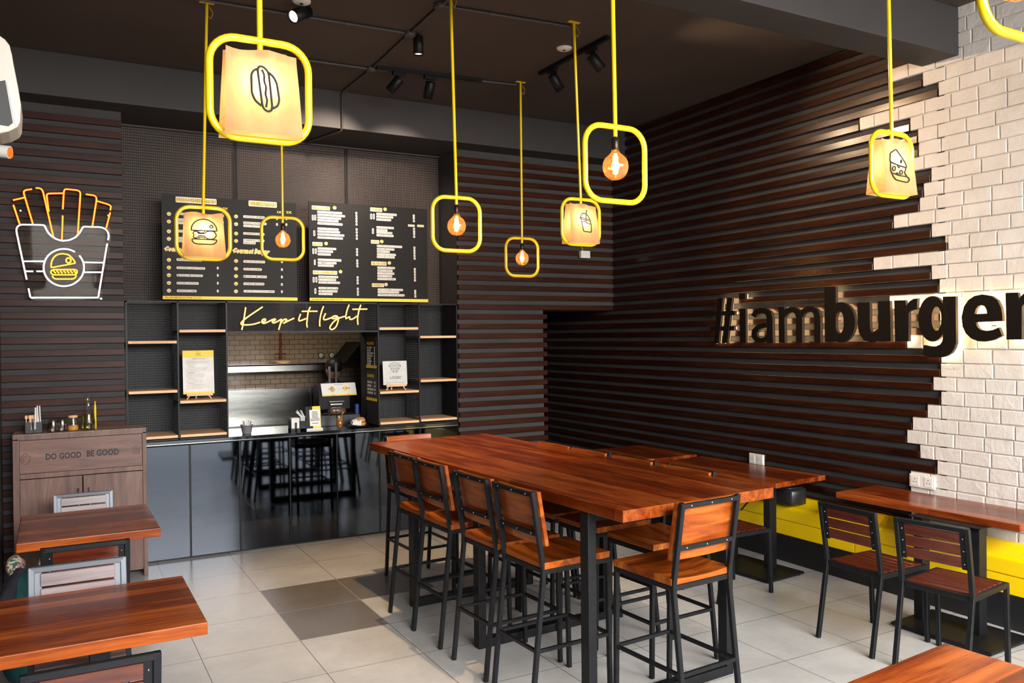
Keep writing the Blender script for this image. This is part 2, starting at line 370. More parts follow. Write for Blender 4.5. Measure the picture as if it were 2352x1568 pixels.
def text_geo(t, bold=0, shear=0, res=2):
    k = (t, bold, shear, res)
    if k in _cache: return _cache[k]
    cu = bpy.data.curves.new('t', 'FONT'); cu.body = t; cu.size = 1; cu.offset = bold; cu.shear = shear; cu.resolution_u = res; cu.fill_mode = 'FRONT'
    o = bpy.data.objects.new('t', cu); C.objects.link(o)
    dg = bpy.context.evaluated_depsgraph_get(); dg.update(); e = o.evaluated_get(dg); me = e.to_mesh()
    vs = [tuple(v.co[:2]) for v in me.vertices]; fs = [tuple(p.vertices) for p in me.polygons]
    e.to_mesh_clear(); bpy.data.objects.remove(o); bpy.data.curves.remove(cu)
    x0 = min(v[0] for v in vs); x1 = max(v[0] for v in vs); y0 = min(v[1] for v in vs); y1 = max(v[1] for v in vs)
    _cache[k] = ([((x-x0)/(x1-x0), (y-y0)/(y1-y0)) for x, y in vs], fs, (x1-x0)/(y1-y0)); return _cache[k]
def put_glyph(mb, loops, x, depth, mi=0, shrink=0):
    """solid letter piece from outline loops given as (y, z) on the wall plane"""
    from mathutils.geometry import tessellate_polygon
    if shrink:
        q = []
        for li, lp in enumerate(loops):
            A = sum(lp[i][0]*lp[(i+1) % len(lp)][1]-lp[(i+1) % len(lp)][0]*lp[i][1] for i in range(len(lp))); sg = (1 if A > 0 else -1)*(1 if li == 0 else -1); r = []
            for i, p in enumerate(lp):
                a = lp[i-1]; b = lp[(i+1) % len(lp)]; d = Vector((b[0]-a[0], b[1]-a[1])).normalized(); r.append((p[0]-d.y*shrink*sg, p[1]+d.x*shrink*sg))
            q.append(r)
        loops = q
    V = [[Vector((x, y, z)) for y, z in lp] for lp in loops]; flat = [v for lp in V for v in lp]; n = len(flat)
    tri = tessellate_polygon(V); fs = [tuple(t) for t in tri]+[tuple(i+n for i in t)[::-1] for t in tri]; o = 0
    for lp in V:
        m = len(lp); fs += [(o+i, o+(i+1) % m, n+o+(i+1) % m, n+o+i) for i in range(m)]; o += m
    mb.add(flat+[v+Vector((depth, 0, 0)) for v in flat], fs, mi); return mb
def put_text(mb, t, o, ux, uy, w, h, mi=0, bold=0, shear=0, depth=None, res=2):
    """text fitted in the box o..o+ux*w+uy*h; flat, or solid when depth (a vector) is given"""
    vs, fs, _ = text_geo(t, bold, shear, res); o = Vector(o); ux = Vector(ux); uy = Vector(uy)
    P = [o+ux*(x*w)+uy*(y*h) for x, y in vs]
    mb.add(P, fs, mi)
    if depth is not None:
        d = Vector(depth); n = len(P); cnt = {}
        for f in fs:
            for i in range(len(f)):
                e = (f[i], f[(i+1) % len(f)]); cnt[tuple(sorted(e))] = cnt.get(tuple(sorted(e)), 0)+1
        side = [e for e, c in cnt.items() if c == 1]
        mb.add(P+[p+d for p in P], [tuple(i+n for i in f)[::-1] for f in fs]+[(a, b, b+n, a+n) for a, b in side], mi)
    return mb
X = Vector((1, 0, 0)); Y = Vector((0, 1, 0)); Z = Vector((0, 0, 1))
def rrect(w, h, r, n=4):
    p = []
    for cx, cy, a in ((w/2-r, h/2-r, 0), (-w/2+r, h/2-r, 90), (-w/2+r, -h/2+r, 180), (w/2-r, -h/2+r, 270)):
        for k in range(n+1): t = R(a+90*k/n); p.append((cx+r*math.cos(t), cy+r*math.sin(t)))
    return p
FRIES_O=[[(-1.548,2.905),(-1.47,2.931)],[(-1.546,2.87),(-1.507,2.728)],[(-1.422,2.998),(-1.463,2.988),(-1.476,2.979),(-1.477,2.962),(-1.42,2.733)],[(-1.399,3.007),(-1.375,3.01),(-1.358,3.002),(-1.349,2.982),(-1.285,2.645)],[(-1.313,2.834),(-1.326,2.96),(-1.319,2.969),(-1.31,2.973),(-1.213,2.982)],[(-1.218,2.858),(-1.209,2.996),(-1.203,3.012),(-1.193,3.016),(-1.119,3.013),(-1.101,3.007),(-1.095,2.99),(-1.118,2.667)],[(-1.219,2.809),(-1.227,2.62)],[(-1.058,2.986),(-1.002,2.981),(-0.987,2.973),(-0.982,2.953),(-1.015,2.738)],[(-0.983,2.939),(-0.899,2.917),(-0.881,2.905),(-0.882,2.893),(-0.887,2.87)],[(-0.887,2.854),(-0.917,2.729)]]
FRIES_W=[[(-1.466,2.308),(-1.528,2.666),(-1.528,2.693),(-1.516,2.714),(-1.496,2.724),(-1.349,2.729),(-1.34,2.72),(-1.326,2.683),(-1.303,2.651),(-1.267,2.625),(-1.225,2.613),(-1.176,2.621),(-1.133,2.645),(-1.102,2.685),(-1.08,2.731),(-0.958,2.734),(-0.927,2.724),(-0.908,2.702),(-0.899,2.67),(-0.906,2.635)],[(-0.912,2.606),(-0.981,2.177),(-1.443,2.171),(-1.455,2.241)],[(-1.487,2.446),(-1.353,2.451)],[(-1.474,2.371),(-1.422,2.372)],[(-1.401,2.373),(-1.354,2.374)],[(-1.08,2.452),(-0.94,2.454)],[(-1.075,2.375),(-0.953,2.378)],[(-1.139,2.531),(-1.162,2.543),(-1.186,2.55),(-1.21,2.552),(-1.235,2.549),(-1.26,2.542),(-1.282,2.53),(-1.303,2.515),(-1.321,2.496),(-1.335,2.474),(-1.345,2.45),(-1.351,2.424),(-1.353,2.399),(-1.351,2.373),(-1.344,2.348),(-1.333,2.326),(-1.318,2.306),(-1.299,2.289),(-1.278,2.276),(-1.255,2.267),(-1.231,2.263),(-1.206,2.263),(-1.181,2.269),(-1.157,2.278),(-1.136,2.293),(-1.116,2.311),(-1.1,2.332),(-1.088,2.355),(-1.08,2.381),(-1.077,2.407),(-1.078,2.434),(-1.084,2.459),(-1.095,2.483),(-1.109,2.504)]]
FRIES_Y=[[(-1.304,2.403),(-1.3,2.446),(-1.287,2.48),(-1.262,2.505),(-1.226,2.515),(-1.184,2.508),(-1.154,2.478),(-1.135,2.444),(-1.304,2.403)],[(-1.167,2.464),(-1.169,2.473),(-1.176,2.48),(-1.184,2.483),(-1.193,2.48),(-1.199,2.472),(-1.201,2.463),(-1.199,2.453),(-1.193,2.446),(-1.185,2.444),(-1.176,2.447),(-1.17,2.454),(-1.167,2.464)],[(-1.288,2.39),(-1.139,2.394),(-1.125,2.386),(-1.126,2.368),(-1.137,2.353),(-1.288,2.349),(-1.305,2.36),(-1.305,2.378),(-1.288,2.39)],[(-1.294,2.343),(-1.292,2.329),(-1.277,2.317),(-1.153,2.32),(-1.137,2.333),(-1.132,2.349)],[(-1.288,2.381),(-1.271,2.361)],[(-1.265,2.382),(-1.249,2.361)],[(-1.242,2.382),(-1.226,2.362)],[(-1.219,2.383),(-1.203,2.363)],[(-1.196,2.384),(-1.18,2.363)],[(-1.173,2.384),(-1.156,2.364)],[(-1.15,2.385),(-1.133,2.365)]]
FRIES_A=[(-1.563,2.899),(-1.554,2.923),(-1.499,2.944),(-1.49,2.998),(-1.463,3.014),(-1.381,3.032),(-1.346,3.016),(-1.328,2.99),(-1.226,3.005),(-1.208,3.027),(-1.183,3.038),(-1.11,3.034),(-1.085,3.026),(-1.07,2.999),(-0.986,3.001),(-0.968,2.965),(-0.88,2.946),(-0.861,2.912),(-0.898,2.734),(-0.883,2.699),(-0.887,2.622),(-0.952,2.19),(-0.972,2.157),(-1.445,2.15),(-1.462,2.166),(-1.546,2.659),(-1.54,2.699),(-1.522,2.72)]
KEEP=[[(0.158,2.111),(0.137,1.978),(0.123,1.917)],[(0.301,2.116),(0.202,2.049),(0.145,2.007),(0.117,1.978),(0.118,1.962),(0.16,1.959),(0.222,1.964),(0.279,1.983)],[(0.289,1.98),(0.321,1.993),(0.327,2.007),(0.316,2.012),(0.297,2.004),(0.292,1.983),(0.305,1.97),(0.342,1.983),(0.379,2.004),(0.405,2.012),(0.413,2.007),(0.394,1.993),(0.378,1.988),(0.389,1.975),(0.41,1.98),(0.463,2.01)],[(0.463,2.01),(0.452,1.967),(0.436,1.916)],[(0.458,1.977),(0.479,2.004),(0.501,2.012),(0.509,2.004),(0.495,1.983),(0.473,1.969),(0.517,1.993),(0.573,2.018)],[(0.631,2.056),(0.611,2.004),(0.619,1.991),(0.679,2.015)],[(0.719,2.119),(0.699,2.081),(0.69,2.015),(0.684,1.966),(0.689,1.936)],[(0.642,2.079),(0.782,2.081)],[(0.839,2.126),(0.815,2.065),(0.801,1.988),(0.803,1.944)],[(0.857,2.062),(0.834,2.015),(0.845,2.0),(0.907,2.021),(0.942,2.04),(0.964,2.038)],[(0.964,2.038),(0.936,2.04),(0.916,2.026),(0.919,2.013),(0.941,2.015),(0.967,2.032),(0.976,2.026),(0.972,1.988),(0.952,1.938),(0.917,1.913),(0.895,1.921),(0.895,1.943),(0.93,1.988),(0.975,2.018),(1.033,2.035)],[(1.077,2.141),(1.056,2.094),(1.038,2.007),(1.067,2.027),(1.085,2.032),(1.079,2.015),(1.087,2.005),(1.119,2.015),(1.148,2.038)],[(1.188,2.142),(1.169,2.094),(1.154,2.016),(1.158,1.959)],[(1.108,2.1),(1.249,2.103)]]
TAG_L=[("ORIGINAL BEEMER",-0.369,-0.203,2.899,0.02),("SIGNATURE BEEMER",-0.37,-0.19,2.849,0.021),("DESI / BBQ / HOT",-0.37,-0.215,2.823,0.021),("CHICKEN BOOMER",-0.371,-0.209,2.753,0.021),("CHICKEN BOOMER",-0.372,-0.209,2.694,0.02),("SRIRACHA",-0.372,-0.278,2.67,0.02),("SMOKED BBQ CHICKEN",-0.377,-0.181,2.513,0.021),("CHICKEN CHILLI STEAK",-0.378,-0.156,2.444,0.02),("MUSHROOM CHICKEN",-0.378,-0.175,2.381,0.02),("BUTTER CHICKEN",-0.379,-0.21,2.315,0.021),("TERIYAKI LAMB",-0.378,-0.228,2.25,0.021),("ORIGINAL BEEMER",0.171,0.349,2.907,0.022),("SIGNATURE BEEMER",0.17,0.364,2.853,0.021),("DESI / BBQ / HOT",0.17,0.335,2.827,0.021),("CHEESE BOOMER",0.169,0.344,2.76,0.021),("CHEESE BOOMER",0.169,0.343,2.702,0.022),("SRIRACHA",0.168,0.268,2.679,0.022),("SMOKED BBQ BEAN",0.168,0.347,2.516,0.022),("SPICED PANEER",0.167,0.318,2.449,0.021),("MUSHROOM CHEESE",0.166,0.361,2.385,0.022),("PANEER MAKHNI",0.165,0.338,2.321,0.022),("TERIYAKI COTTAGE CHEESE",0.166,0.427,2.256,0.021)]
PRICE_L=[("1",-0.057,-0.041,2.521,0.024),("1",-0.058,-0.042,2.451,0.023),("1",-0.058,-0.043,2.388,0.023),("1",-0.059,-0.044,2.321,0.023),("1",-0.06,-0.045,2.254,0.024),("1",-0.01,0.005,2.902,0.024),("1",-0.011,0.004,2.846,0.024),("1",0.45,0.467,2.907,0.024),("1",0.45,0.466,2.854,0.024),("1",0.533,0.55,2.909,0.024),("1",0.533,0.549,2.857,0.024),("1",0.489,0.506,2.524,0.024),("1",0.488,0.505,2.454,0.024),("1",0.487,0.504,2.388,0.025),("1",0.486,0.503,2.321,0.024),("1",0.486,0.502,2.257,0.025)]
HEAD_L=[("NON-VEGETARIAN",-0.382,-0.053,3.018,0.049),("VEGETARIAN",0.215,0.459,3.026,0.05)]
YEL_L=[("1X",0.461,0.498,2.964,0.025),("2X",0.54,0.589,2.968,0.026),("1X",-0.081,-0.047,2.953,0.02),("2X",-0.002,0.04,2.966,0.023)]
SCRIPT_L=[("Gourmet Burger",-0.474,-0.169,2.594,0.047),("Gourmet Burger",0.075,0.392,2.601,0.051)]
ICON_L=[(-0.435,2.892),(-0.436,2.828),(-0.437,2.746),(-0.438,2.683),(-0.44,2.507),(-0.441,2.443),(-0.442,2.379),(-0.442,2.314),(-0.443,2.25),(0.107,2.903),(0.107,2.837),(0.106,2.755),(0.105,2.691),(0.103,2.517),(0.102,2.449),(0.101,2.385),(0.1,2.319),(0.099,2.253)]
TAG_R=[("CHICKEN CHILLI TACOS",0.825,1.051,2.99,0.02),("CHICKEN STREET NACHOS",0.825,1.079,2.964,0.02),("CHICKEN QUESADILLA",0.825,1.042,2.938,0.02),("GRILLED STEAKERS",0.826,1.017,2.913,0.02),("GERMAN CURRYWURST",0.825,1.055,2.886,0.021),("BEAN CHILLI TACOS",0.825,1.017,2.838,0.02),("VEG STREET NACHOS",0.824,1.029,2.812,0.021),("MUSHROOM QUESADILLA",0.824,1.07,2.785,0.02),("GRILLED HASH BROWNS",0.824,1.056,2.757,0.02),("CHICKEN CITRUS",0.824,0.991,2.657,0.02),("BBQ SAUSAGE",0.824,0.962,2.631,0.021),("SUNNY EGG",0.824,0.941,2.604,0.02),("BBQ COTTAGE CHEESE",0.824,1.039,2.554,0.021),("SUMMER CITRUS",0.824,0.993,2.527,0.021),("NACHO SALAD",0.824,0.967,2.502,0.02),("GRILLED SAUSAGE",0.828,1.007,2.399,0.02),("ROAST CHICKEN",0.827,0.987,2.373,0.021),("SHROOM N CHICKEN",0.827,1.024,2.347,0.02),("WILD MUSHROOM",0.828,1.006,2.296,0.02),("SMOKEY PANEER",0.828,0.999,2.268,0.02),("PEPPY BEAN",0.828,0.953,2.243,0.02),("TANDOORI CHICKEN",1.389,1.587,3.007,0.021),("CHICKEN CHILLI",1.388,1.552,2.981,0.021),("BBQ SAUSAGE",1.388,1.53,2.954,0.021),("CLASSIC SALTED",1.389,1.557,2.88,0.021),("PERI PERI",1.388,1.492,2.854,0.021),("CHILLI CHEESE",1.388,1.541,2.831,0.02),("CHEESE LOADED",1.388,1.553,2.805,0.021),("BOURBON ALE / ICED TEA",1.391,1.638,2.704,0.021),("PINK LEMONADE",1.39,1.56,2.676,0.021),("BERRY FIZZ",1.39,1.513,2.651,0.021),("ICE COLD CRICKET",1.39,1.574,2.625,0.021),("BOTTLED WATER",1.389,1.562,2.601,0.021),("CHOCO BROWNIE",1.393,1.563,2.499,0.021),("MERRY BERRY",1.393,1.538,2.472,0.021),("COOKIE BUTTER",1.392,1.556,2.446,0.021),("IRISH COFFEE",1.392,1.534,2.42,0.021),("NUTTY CARAMEL",1.392,1.57,2.393,0.021),("KISS CARAMEL POPCORN",1.394,1.642,2.292,0.021),("CHOCOLATE SUNDAE",1.394,1.603,2.268,0.021),("TOFFEE BROWNIE MUDPIE",1.393,1.657,2.241,0.021)]
PRICE_R=[("1",1.181,1.2,3.0,0.022),("1",1.182,1.2,2.974,0.022),("1",1.182,1.201,2.949,0.022),("1",1.182,1.201,2.923,0.022),("1",1.182,1.201,2.896,0.022),("1",1.182,1.201,2.848,0.022),("1",1.183,1.201,2.821,0.022),("1",1.183,1.202,2.792,0.022),("1",1.183,1.202,2.764,0.022),("1",1.184,1.203,2.663,0.022),("1",1.184,1.203,2.638,0.022),("1",1.184,1.203,2.612,0.022),("1",1.185,1.203,2.558,0.022),("1",1.185,1.204,2.532,0.022),("1",1.185,1.204,2.506,0.022),("1",1.186,1.205,2.401,0.022),("1",1.186,1.205,2.375,0.022),("1",1.186,1.205,2.348,0.022),("1",1.187,1.205,2.295,0.022),("1",1.187,1.206,2.268,0.022),("1",1.187,1.206,2.242,0.022),("1",1.755,1.775,3.011,0.023),("1",1.755,1.775,2.987,0.023),("1",1.756,1.776,2.96,0.022),("1",1.756,1.776,2.885,0.022),("1",1.756,1.777,2.859,0.023),("1",1.757,1.777,2.835,0.023),("1",1.757,1.777,2.808,0.022),("1",1.758,1.778,2.702,0.023),("1",1.758,1.778,2.676,0.023),("1",1.758,1.778,2.651,0.022),("1",1.758,1.778,2.625,0.023),("1",1.759,1.779,2.599,0.023),("1",1.759,1.78,2.495,0.023),("1",1.76,1.78,2.469,0.023),("1",1.76,1.78,2.442,0.023),("1",1.76,1.78,2.415,0.022),("1",1.76,1.78,2.388,0.023),("1",1.761,1.781,2.284,0.023),("1",1.761,1.781,2.26,0.023),("1",1.762,1.782,2.233,0.023)]
HEAD_R=[("SMALL PLATES",0.772,0.94,3.026,0.036),("SALADS",0.774,0.867,2.696,0.035),("FOUR CORNER PIZZA",0.775,1.001,2.438,0.035),("MY-FRIES",1.326,1.444,3.045,0.036),("SODAS",1.329,1.412,2.741,0.034),("MILKSHAKES",1.33,1.481,2.538,0.036),("DESSERTS",1.334,1.455,2.333,0.034),("SMALL",1.705,1.773,2.914,0.02),("LARGE",1.8,1.869,2.916,0.021)]
ICON_R=[(0.984,3.036),(0.9,2.704),(1.033,2.45),(1.474,3.054),(1.437,2.747),(1.51,2.546),(1.475,2.341)]
VERT_R=[("C",0.772,0.788,2.934,0.049),("C",0.794,0.811,2.936,0.049),("C",0.784,0.801,2.793,0.05),("C",0.773,0.789,2.63,0.05),("C",0.797,0.813,2.631,0.05),("C",0.786,0.802,2.529,0.049),("C",0.773,0.79,2.37,0.049),("C",0.798,0.815,2.371,0.05),("C",0.787,0.804,2.268,0.049),("C",1.326,1.344,2.978,0.051),("C",1.352,1.37,2.979,0.051),("C",1.342,1.359,2.841,0.051)]
D_HOT=[[(-0.0165,0.2013),(-0.0165,0.2145),(-0.0099,0.2228),(0.0,0.2228),(0.0115,0.2145),(0.0181,0.2013),(0.0248,0.0891),(0.0215,0.0775),(0.0115,0.0726),(0.0,0.0775),(-0.0066,0.0891),(-0.0165,0.2013)],[(-0.0165,0.2129),(-0.0297,0.2062),(-0.0379,0.1914),(-0.0386,0.1287),(-0.0297,0.1056),(-0.0099,0.0891)],[(0.0172,0.2062),(0.033,0.193),(0.0429,0.1716),(0.0488,0.1155),(0.0429,0.0957),(0.028,0.0858)],[(-0.0033,0.2112),(0.004,0.1947),(0.0016,0.1749),(0.0083,0.1551),(0.004,0.1287),(0.0099,0.1122),(0.0049,0.0874)]]
D_BUR=[[(-0.0804,0.1663),(-0.0745,0.1944),(-0.0578,0.2181),(-0.0327,0.234),(-0.0032,0.2396),(0.0264,0.234),(0.0514,0.2181),(0.0682,0.1944),(0.0741,0.1663),(-0.0804,0.1655)],[(0.0491,0.1929),(0.0463,0.1996),(0.0396,0.2024),(0.0329,0.1996),(0.0301,0.1929),(0.0329,0.1861),(0.0396,0.1833),(0.0463,0.1861),(0.0491,0.1929)],[(-0.0784,0.1109),(0.0713,0.1109),(0.0653,0.095),(0.0515,0.0832),(0.0356,0.08),(-0.0436,0.08),(-0.0634,0.084),(-0.0752,0.095),(-0.0784,0.1109)],[(-0.0396,0.1465),(-0.0436,0.1584),(-0.0594,0.1604),(-0.0693,0.1525),(-0.0693,0.1426),(-0.0634,0.1366),(-0.0693,0.1287),(-0.0673,0.1188),(-0.0515,0.116),(-0.0396,0.1247),(-0.0376,0.1327),(-0.004,0.1327),(0.0079,0.1188),(0.0238,0.1129),(0.0475,0.1148),(0.0653,0.1287),(0.0673,0.1465),(0.0554,0.1624),(0.0356,0.1655),(0.0158,0.1624),(-0.004,0.1465),(-0.0396,0.1465)],[(-0.0396,0.1604),(-0.0317,0.1505),(-0.0099,0.1505),(0.0,0.1624)],[(-0.0376,0.1168),(-0.0317,0.1247),(-0.0099,0.1247),(0.0,0.1168)]]
D_CUP=[[(-0.0294,0.1802),(-0.0252,0.2006),(-0.0105,0.2125),(0.0042,0.2135),(0.021,0.2074),(0.0357,0.1904),(0.0441,0.1717)],[(-0.0357,0.1836),(0.0504,0.1683),(0.0504,0.1581),(-0.0349,0.1734),(-0.0357,0.1836)],[(-0.0294,0.17),(-0.0168,0.0823),(0.0496,0.0782),(0.0538,0.119),(0.0491,0.1581)],[(-0.0252,0.1479),(-0.0126,0.1547),(0.0042,0.1557),(0.021,0.1428),(0.0462,0.1367)],[(0.0252,0.2387),(0.0189,0.2074),(0.0105,0.153)]]
D_CHS=[[(-0.0208,0.2249),(-0.0703,0.1992),(-0.0827,0.1555),(-0.0467,0.1452),(0.0444,0.1324),(0.0439,0.1465),(0.0371,0.1619),(0.0101,0.1928),(-0.0208,0.2249)],[(-0.0776,0.1516),(-0.0855,0.1079),(-0.081,0.0977),(-0.0686,0.0745),(-0.0517,0.0617),(0.0309,0.0553),(0.0506,0.0643),(0.0529,0.0797),(0.0354,0.0861),(-0.027,0.0874),(-0.081,0.0977)],[(0.0349,0.1311),(0.0338,0.1182),(0.0214,0.1105),(0.0259,0.1002),(0.0377,0.0861)],[(-0.0457,0.1208),(-0.0453,0.1295),(-0.052,0.1331),(-0.0618,0.1295),(-0.0691,0.1208),(-0.0695,0.1121),(-0.0628,0.1085),(-0.0529,0.1121),(-0.0457,0.1208)],[(0.0065,0.1054),(0.0066,0.113),(0.0,0.1162),(-0.0093,0.113),(-0.016,0.1054),(-0.016,0.0977),(-0.0095,0.0946),(-0.0001,0.0977),(0.0065,0.1054)],[(-0.027,0.1388),(-0.0186,0.1272),(-0.0056,0.1362)],[(-0.045,0.0977),(-0.0349,0.1002),(-0.0264,0.0887)],[(0.0116,0.1632),(0.0127,0.171),(0.0082,0.171),(0.0026,0.1632),(0.0014,0.1554),(0.0059,0.1554),(0.0116,0.1632)]]
GLYPHS=[("#",[[[(-0.522,2.161),(-0.588,2.161),(-0.527,1.754),(-0.46,1.751)]],[[(-0.639,2.161),(-0.703,2.161),(-0.637,1.757),(-0.569,1.754)]],[[(-0.432,2.044),(-0.733,2.042),(-0.733,2.004),(-0.431,2.003)]],[[(-0.418,1.905),(-0.72,1.908),(-0.72,1.871),(-0.417,1.867)]]]),("i",[[[(-0.786,2.191),(-0.863,2.19),(-0.862,2.137),(-0.786,2.138)]],[[(-0.791,2.057),(-0.864,2.057),(-0.864,1.762),(-0.791,1.759)]]]),("a",[[[(-0.974,1.975),(-1.002,2.001),(-1.04,2.012),(-1.077,2.007),(-1.099,1.994),(-1.106,1.963),(-1.105,1.757),(-1.174,1.757),(-1.172,1.964),(-1.156,2.018),(-1.1,2.052),(-1.029,2.058),(-0.964,2.037),(-0.928,2.0)]],[[(-1.131,1.93),(-1.058,1.929),(-0.99,1.911),(-0.935,1.869),(-0.928,1.812),(-0.972,1.77),(-1.041,1.758),(-1.108,1.779),(-1.156,1.815),(-1.119,1.842),(-1.079,1.811),(-1.038,1.799),(-1.008,1.808),(-0.995,1.824),(-0.999,1.848),(-1.023,1.875),(-1.069,1.888),(-1.134,1.891)]]]),("m",[[[(-1.238,2.059),(-1.299,2.059),(-1.303,1.763),(-1.239,1.761)]],[[(-1.302,1.969),(-1.332,1.998),(-1.367,2.011),(-1.393,2.007),(-1.412,1.995),(-1.421,1.968),(-1.42,1.763),(-1.484,1.763),(-1.484,1.97),(-1.463,2.021),(-1.413,2.05),(-1.354,2.054),(-1.294,2.03),(-1.265,1.988)]],[[(-1.483,1.965),(-1.513,1.998),(-1.551,2.009),(-1.581,2.006),(-1.596,1.994),(-1.604,1.966),(-1.603,1.765),(-1.664,1.765),(-1.664,1.967),(-1.646,2.017),(-1.601,2.048),(-1.54,2.052),(-1.478,2.029),(-1.447,1.983)]]]),("b",[[[(-1.706,2.195),(-1.813,2.194),(-1.812,1.77),(-1.707,1.768)]],[[(-1.987,1.916),(-1.984,1.95),(-1.974,1.982),(-1.959,2.012),(-1.939,2.036),(-1.914,2.055),(-1.887,2.068),(-1.857,2.073),(-1.827,2.07),(-1.799,2.06),(-1.773,2.042),(-1.751,2.018),(-1.734,1.989),(-1.724,1.956),(-1.72,1.921),(-1.723,1.886),(-1.733,1.853),(-1.749,1.823),(-1.771,1.798),(-1.796,1.779),(-1.825,1.768),(-1.854,1.764),(-1.884,1.768),(-1.912,1.779),(-1.937,1.798),(-1.958,1.822),(-1.973,1.85),(-1.983,1.882)],[(-1.885,1.917),(-1.885,1.936),(-1.882,1.954),(-1.878,1.97),(-1.872,1.984),(-1.864,1.994),(-1.856,2.0),(-1.848,2.003),(-1.839,2.001),(-1.831,1.995),(-1.823,1.985),(-1.817,1.972),(-1.812,1.955),(-1.809,1.937),(-1.808,1.918),(-1.809,1.899),(-1.812,1.881),(-1.816,1.865),(-1.822,1.851),(-1.829,1.841),(-1.838,1.835),(-1.846,1.833),(-1.855,1.835),(-1.863,1.841),(-1.87,1.851),(-1.877,1.864),(-1.881,1.88),(-1.884,1.898)]]]),("u",[[[(-2.009,2.064),(-2.009,1.903),(-2.019,1.841),(-2.056,1.786),(-2.123,1.763),(-2.186,1.78),(-2.225,1.821),(-2.177,1.863),(-2.143,1.839),(-2.131,1.838),(-2.127,1.844),(-2.118,1.865),(-2.115,1.904),(-2.115,2.061)]],[[(-2.185,2.066),(-2.284,2.065),(-2.288,1.773),(-2.187,1.771)]]]),("r",[[[(-2.318,2.066),(-2.405,2.065),(-2.415,2.017),(-2.432,1.978),(-2.43,1.773),(-2.323,1.771)]],[[(-2.409,2.003),(-2.419,2.031),(-2.437,2.054),(-2.469,2.071),(-2.501,2.073),(-2.494,1.995),(-2.468,1.996),(-2.444,1.989),(-2.427,1.969)]]]),("g",[[[(-2.713,1.926),(-2.711,1.96),(-2.704,1.993),(-2.692,2.022),(-2.676,2.047),(-2.657,2.067),(-2.635,2.079),(-2.612,2.084),(-2.589,2.081),(-2.567,2.071),(-2.546,2.053),(-2.529,2.029),(-2.516,1.999),(-2.508,1.966),(-2.505,1.931),(-2.508,1.895),(-2.515,1.862),(-2.528,1.832),(-2.544,1.807),(-2.564,1.788),(-2.587,1.776),(-2.61,1.772),(-2.633,1.776),(-2.655,1.788),(-2.674,1.806),(-2.69,1.83),(-2.703,1.859),(-2.71,1.892)],[(-2.677,1.928),(-2.676,1.946),(-2.674,1.964),(-2.67,1.979),(-2.664,1.993),(-2.658,2.003),(-2.65,2.009),(-2.642,2.012),(-2.634,2.01),(-2.627,2.004),(-2.62,1.994),(-2.614,1.981),(-2.61,1.965),(-2.607,1.948),(-2.606,1.929),(-2.607,1.911),(-2.609,1.893),(-2.613,1.877),(-2.619,1.864),(-2.626,1.854),(-2.633,1.847),(-2.641,1.845),(-2.649,1.847),(-2.657,1.853),(-2.663,1.863),(-2.669,1.876),(-2.673,1.892),(-2.676,1.909)]],[[(-2.688,2.076),(-2.779,2.075),(-2.78,1.764),(-2.768,1.728),(-2.746,1.696),(-2.712,1.675),(-2.663,1.663),(-2.604,1.662),(-2.536,1.681),(-2.546,1.749),(-2.594,1.74),(-2.634,1.74),(-2.666,1.753),(-2.682,1.775),(-2.686,1.801)]]]),("e",[[[(-3.09,1.903),(-3.089,1.946),(-3.081,1.989),(-3.058,2.037),(-3.019,2.065),(-2.957,2.078),(-2.907,2.07),(-2.866,2.045),(-2.836,2.002),(-2.819,1.935),(-2.826,1.872),(-2.848,1.827),(-2.883,1.793),(-2.928,1.775),(-2.973,1.772),(-3.03,1.782),(-3.087,1.81),(-3.066,1.863),(-3.026,1.847),(-2.982,1.842),(-2.946,1.85),(-2.924,1.871),(-2.914,1.899)],[(-2.907,1.953),(-2.991,1.954),(-2.987,1.979),(-2.974,2.001),(-2.955,2.01),(-2.931,2.003),(-2.915,1.981)]]]),("r",[[[(-3.11,2.08),(-3.186,2.08),(-3.194,2.036),(-3.21,2.001),(-3.208,1.786),(-3.114,1.785)]],[[(-3.189,2.019),(-3.199,2.048),(-3.218,2.068),(-3.243,2.082),(-3.273,2.084),(-3.267,2.012),(-3.238,2.011),(-3.218,2.001),(-3.207,1.984)]]])]
# ================================================================ the room
YC = 1.204; YM = 1.588; XW = 4.07; XL = -1.645; ZC = 4.01; ZB = 3.68; YF = -8.3
T = .57
M['recess_dark'] = noisy('blue_grey_recess', (.030, .031, .034), (.042, .043, .046), 3, .6, 0, .1)  # lower recess wall, darker and bluer than the part above
mb = MB()
for i in range(-4, 9):
    for j in range(-15, 7):
        dark = (i, j) in ((0, -1), (0, -2), (1, -1))
        mb.add([(i*T, j*T, 0), ((i+1)*T, j*T, 0), ((i+1)*T, (j+1)*T, 0), (i*T, (j+1)*T, 0)], [(0, 1, 2, 3)], int(dark))
structure(mb.build('floor', [M['tile_light'], M['tile_dark']]))
structure(MB().box(XL-.3, YF, ZC, XW+.3, 3.9, ZC+.1).build('ceiling', M['ceiling_paint']))
structure(MB().box(XL, .93, ZB, XW, YM+.1, ZC).build('beam_back', M['beam_paint'], bevel=.006))
structure(MB().box(XL, -2.77, ZB+.01, XW+.02, -2.50, ZC).build('beam_front', M['beam_paint'], bevel=.006))
ROW = .0964; rz_ = lambda k: .902+ROW*k                     # one row of slats or bricks
def slats(mb, axis, fixed, out, a, b, z0, z1, skip=lambda k, a, b: [(a, b)]):
    for k in range(-9, 33):
        zt = rz_(k)+.002; zb = zt-.050
        if zb < z0 or zt > z1: continue
        for (p, q) in skip(k, a, b):
            if q-p < .01: continue
            if axis == 'x': mb.box(p, fixed-out, zb, q, fixed, zt)
            else: mb.box(fixed-out, p, zb, fixed, q, zt)
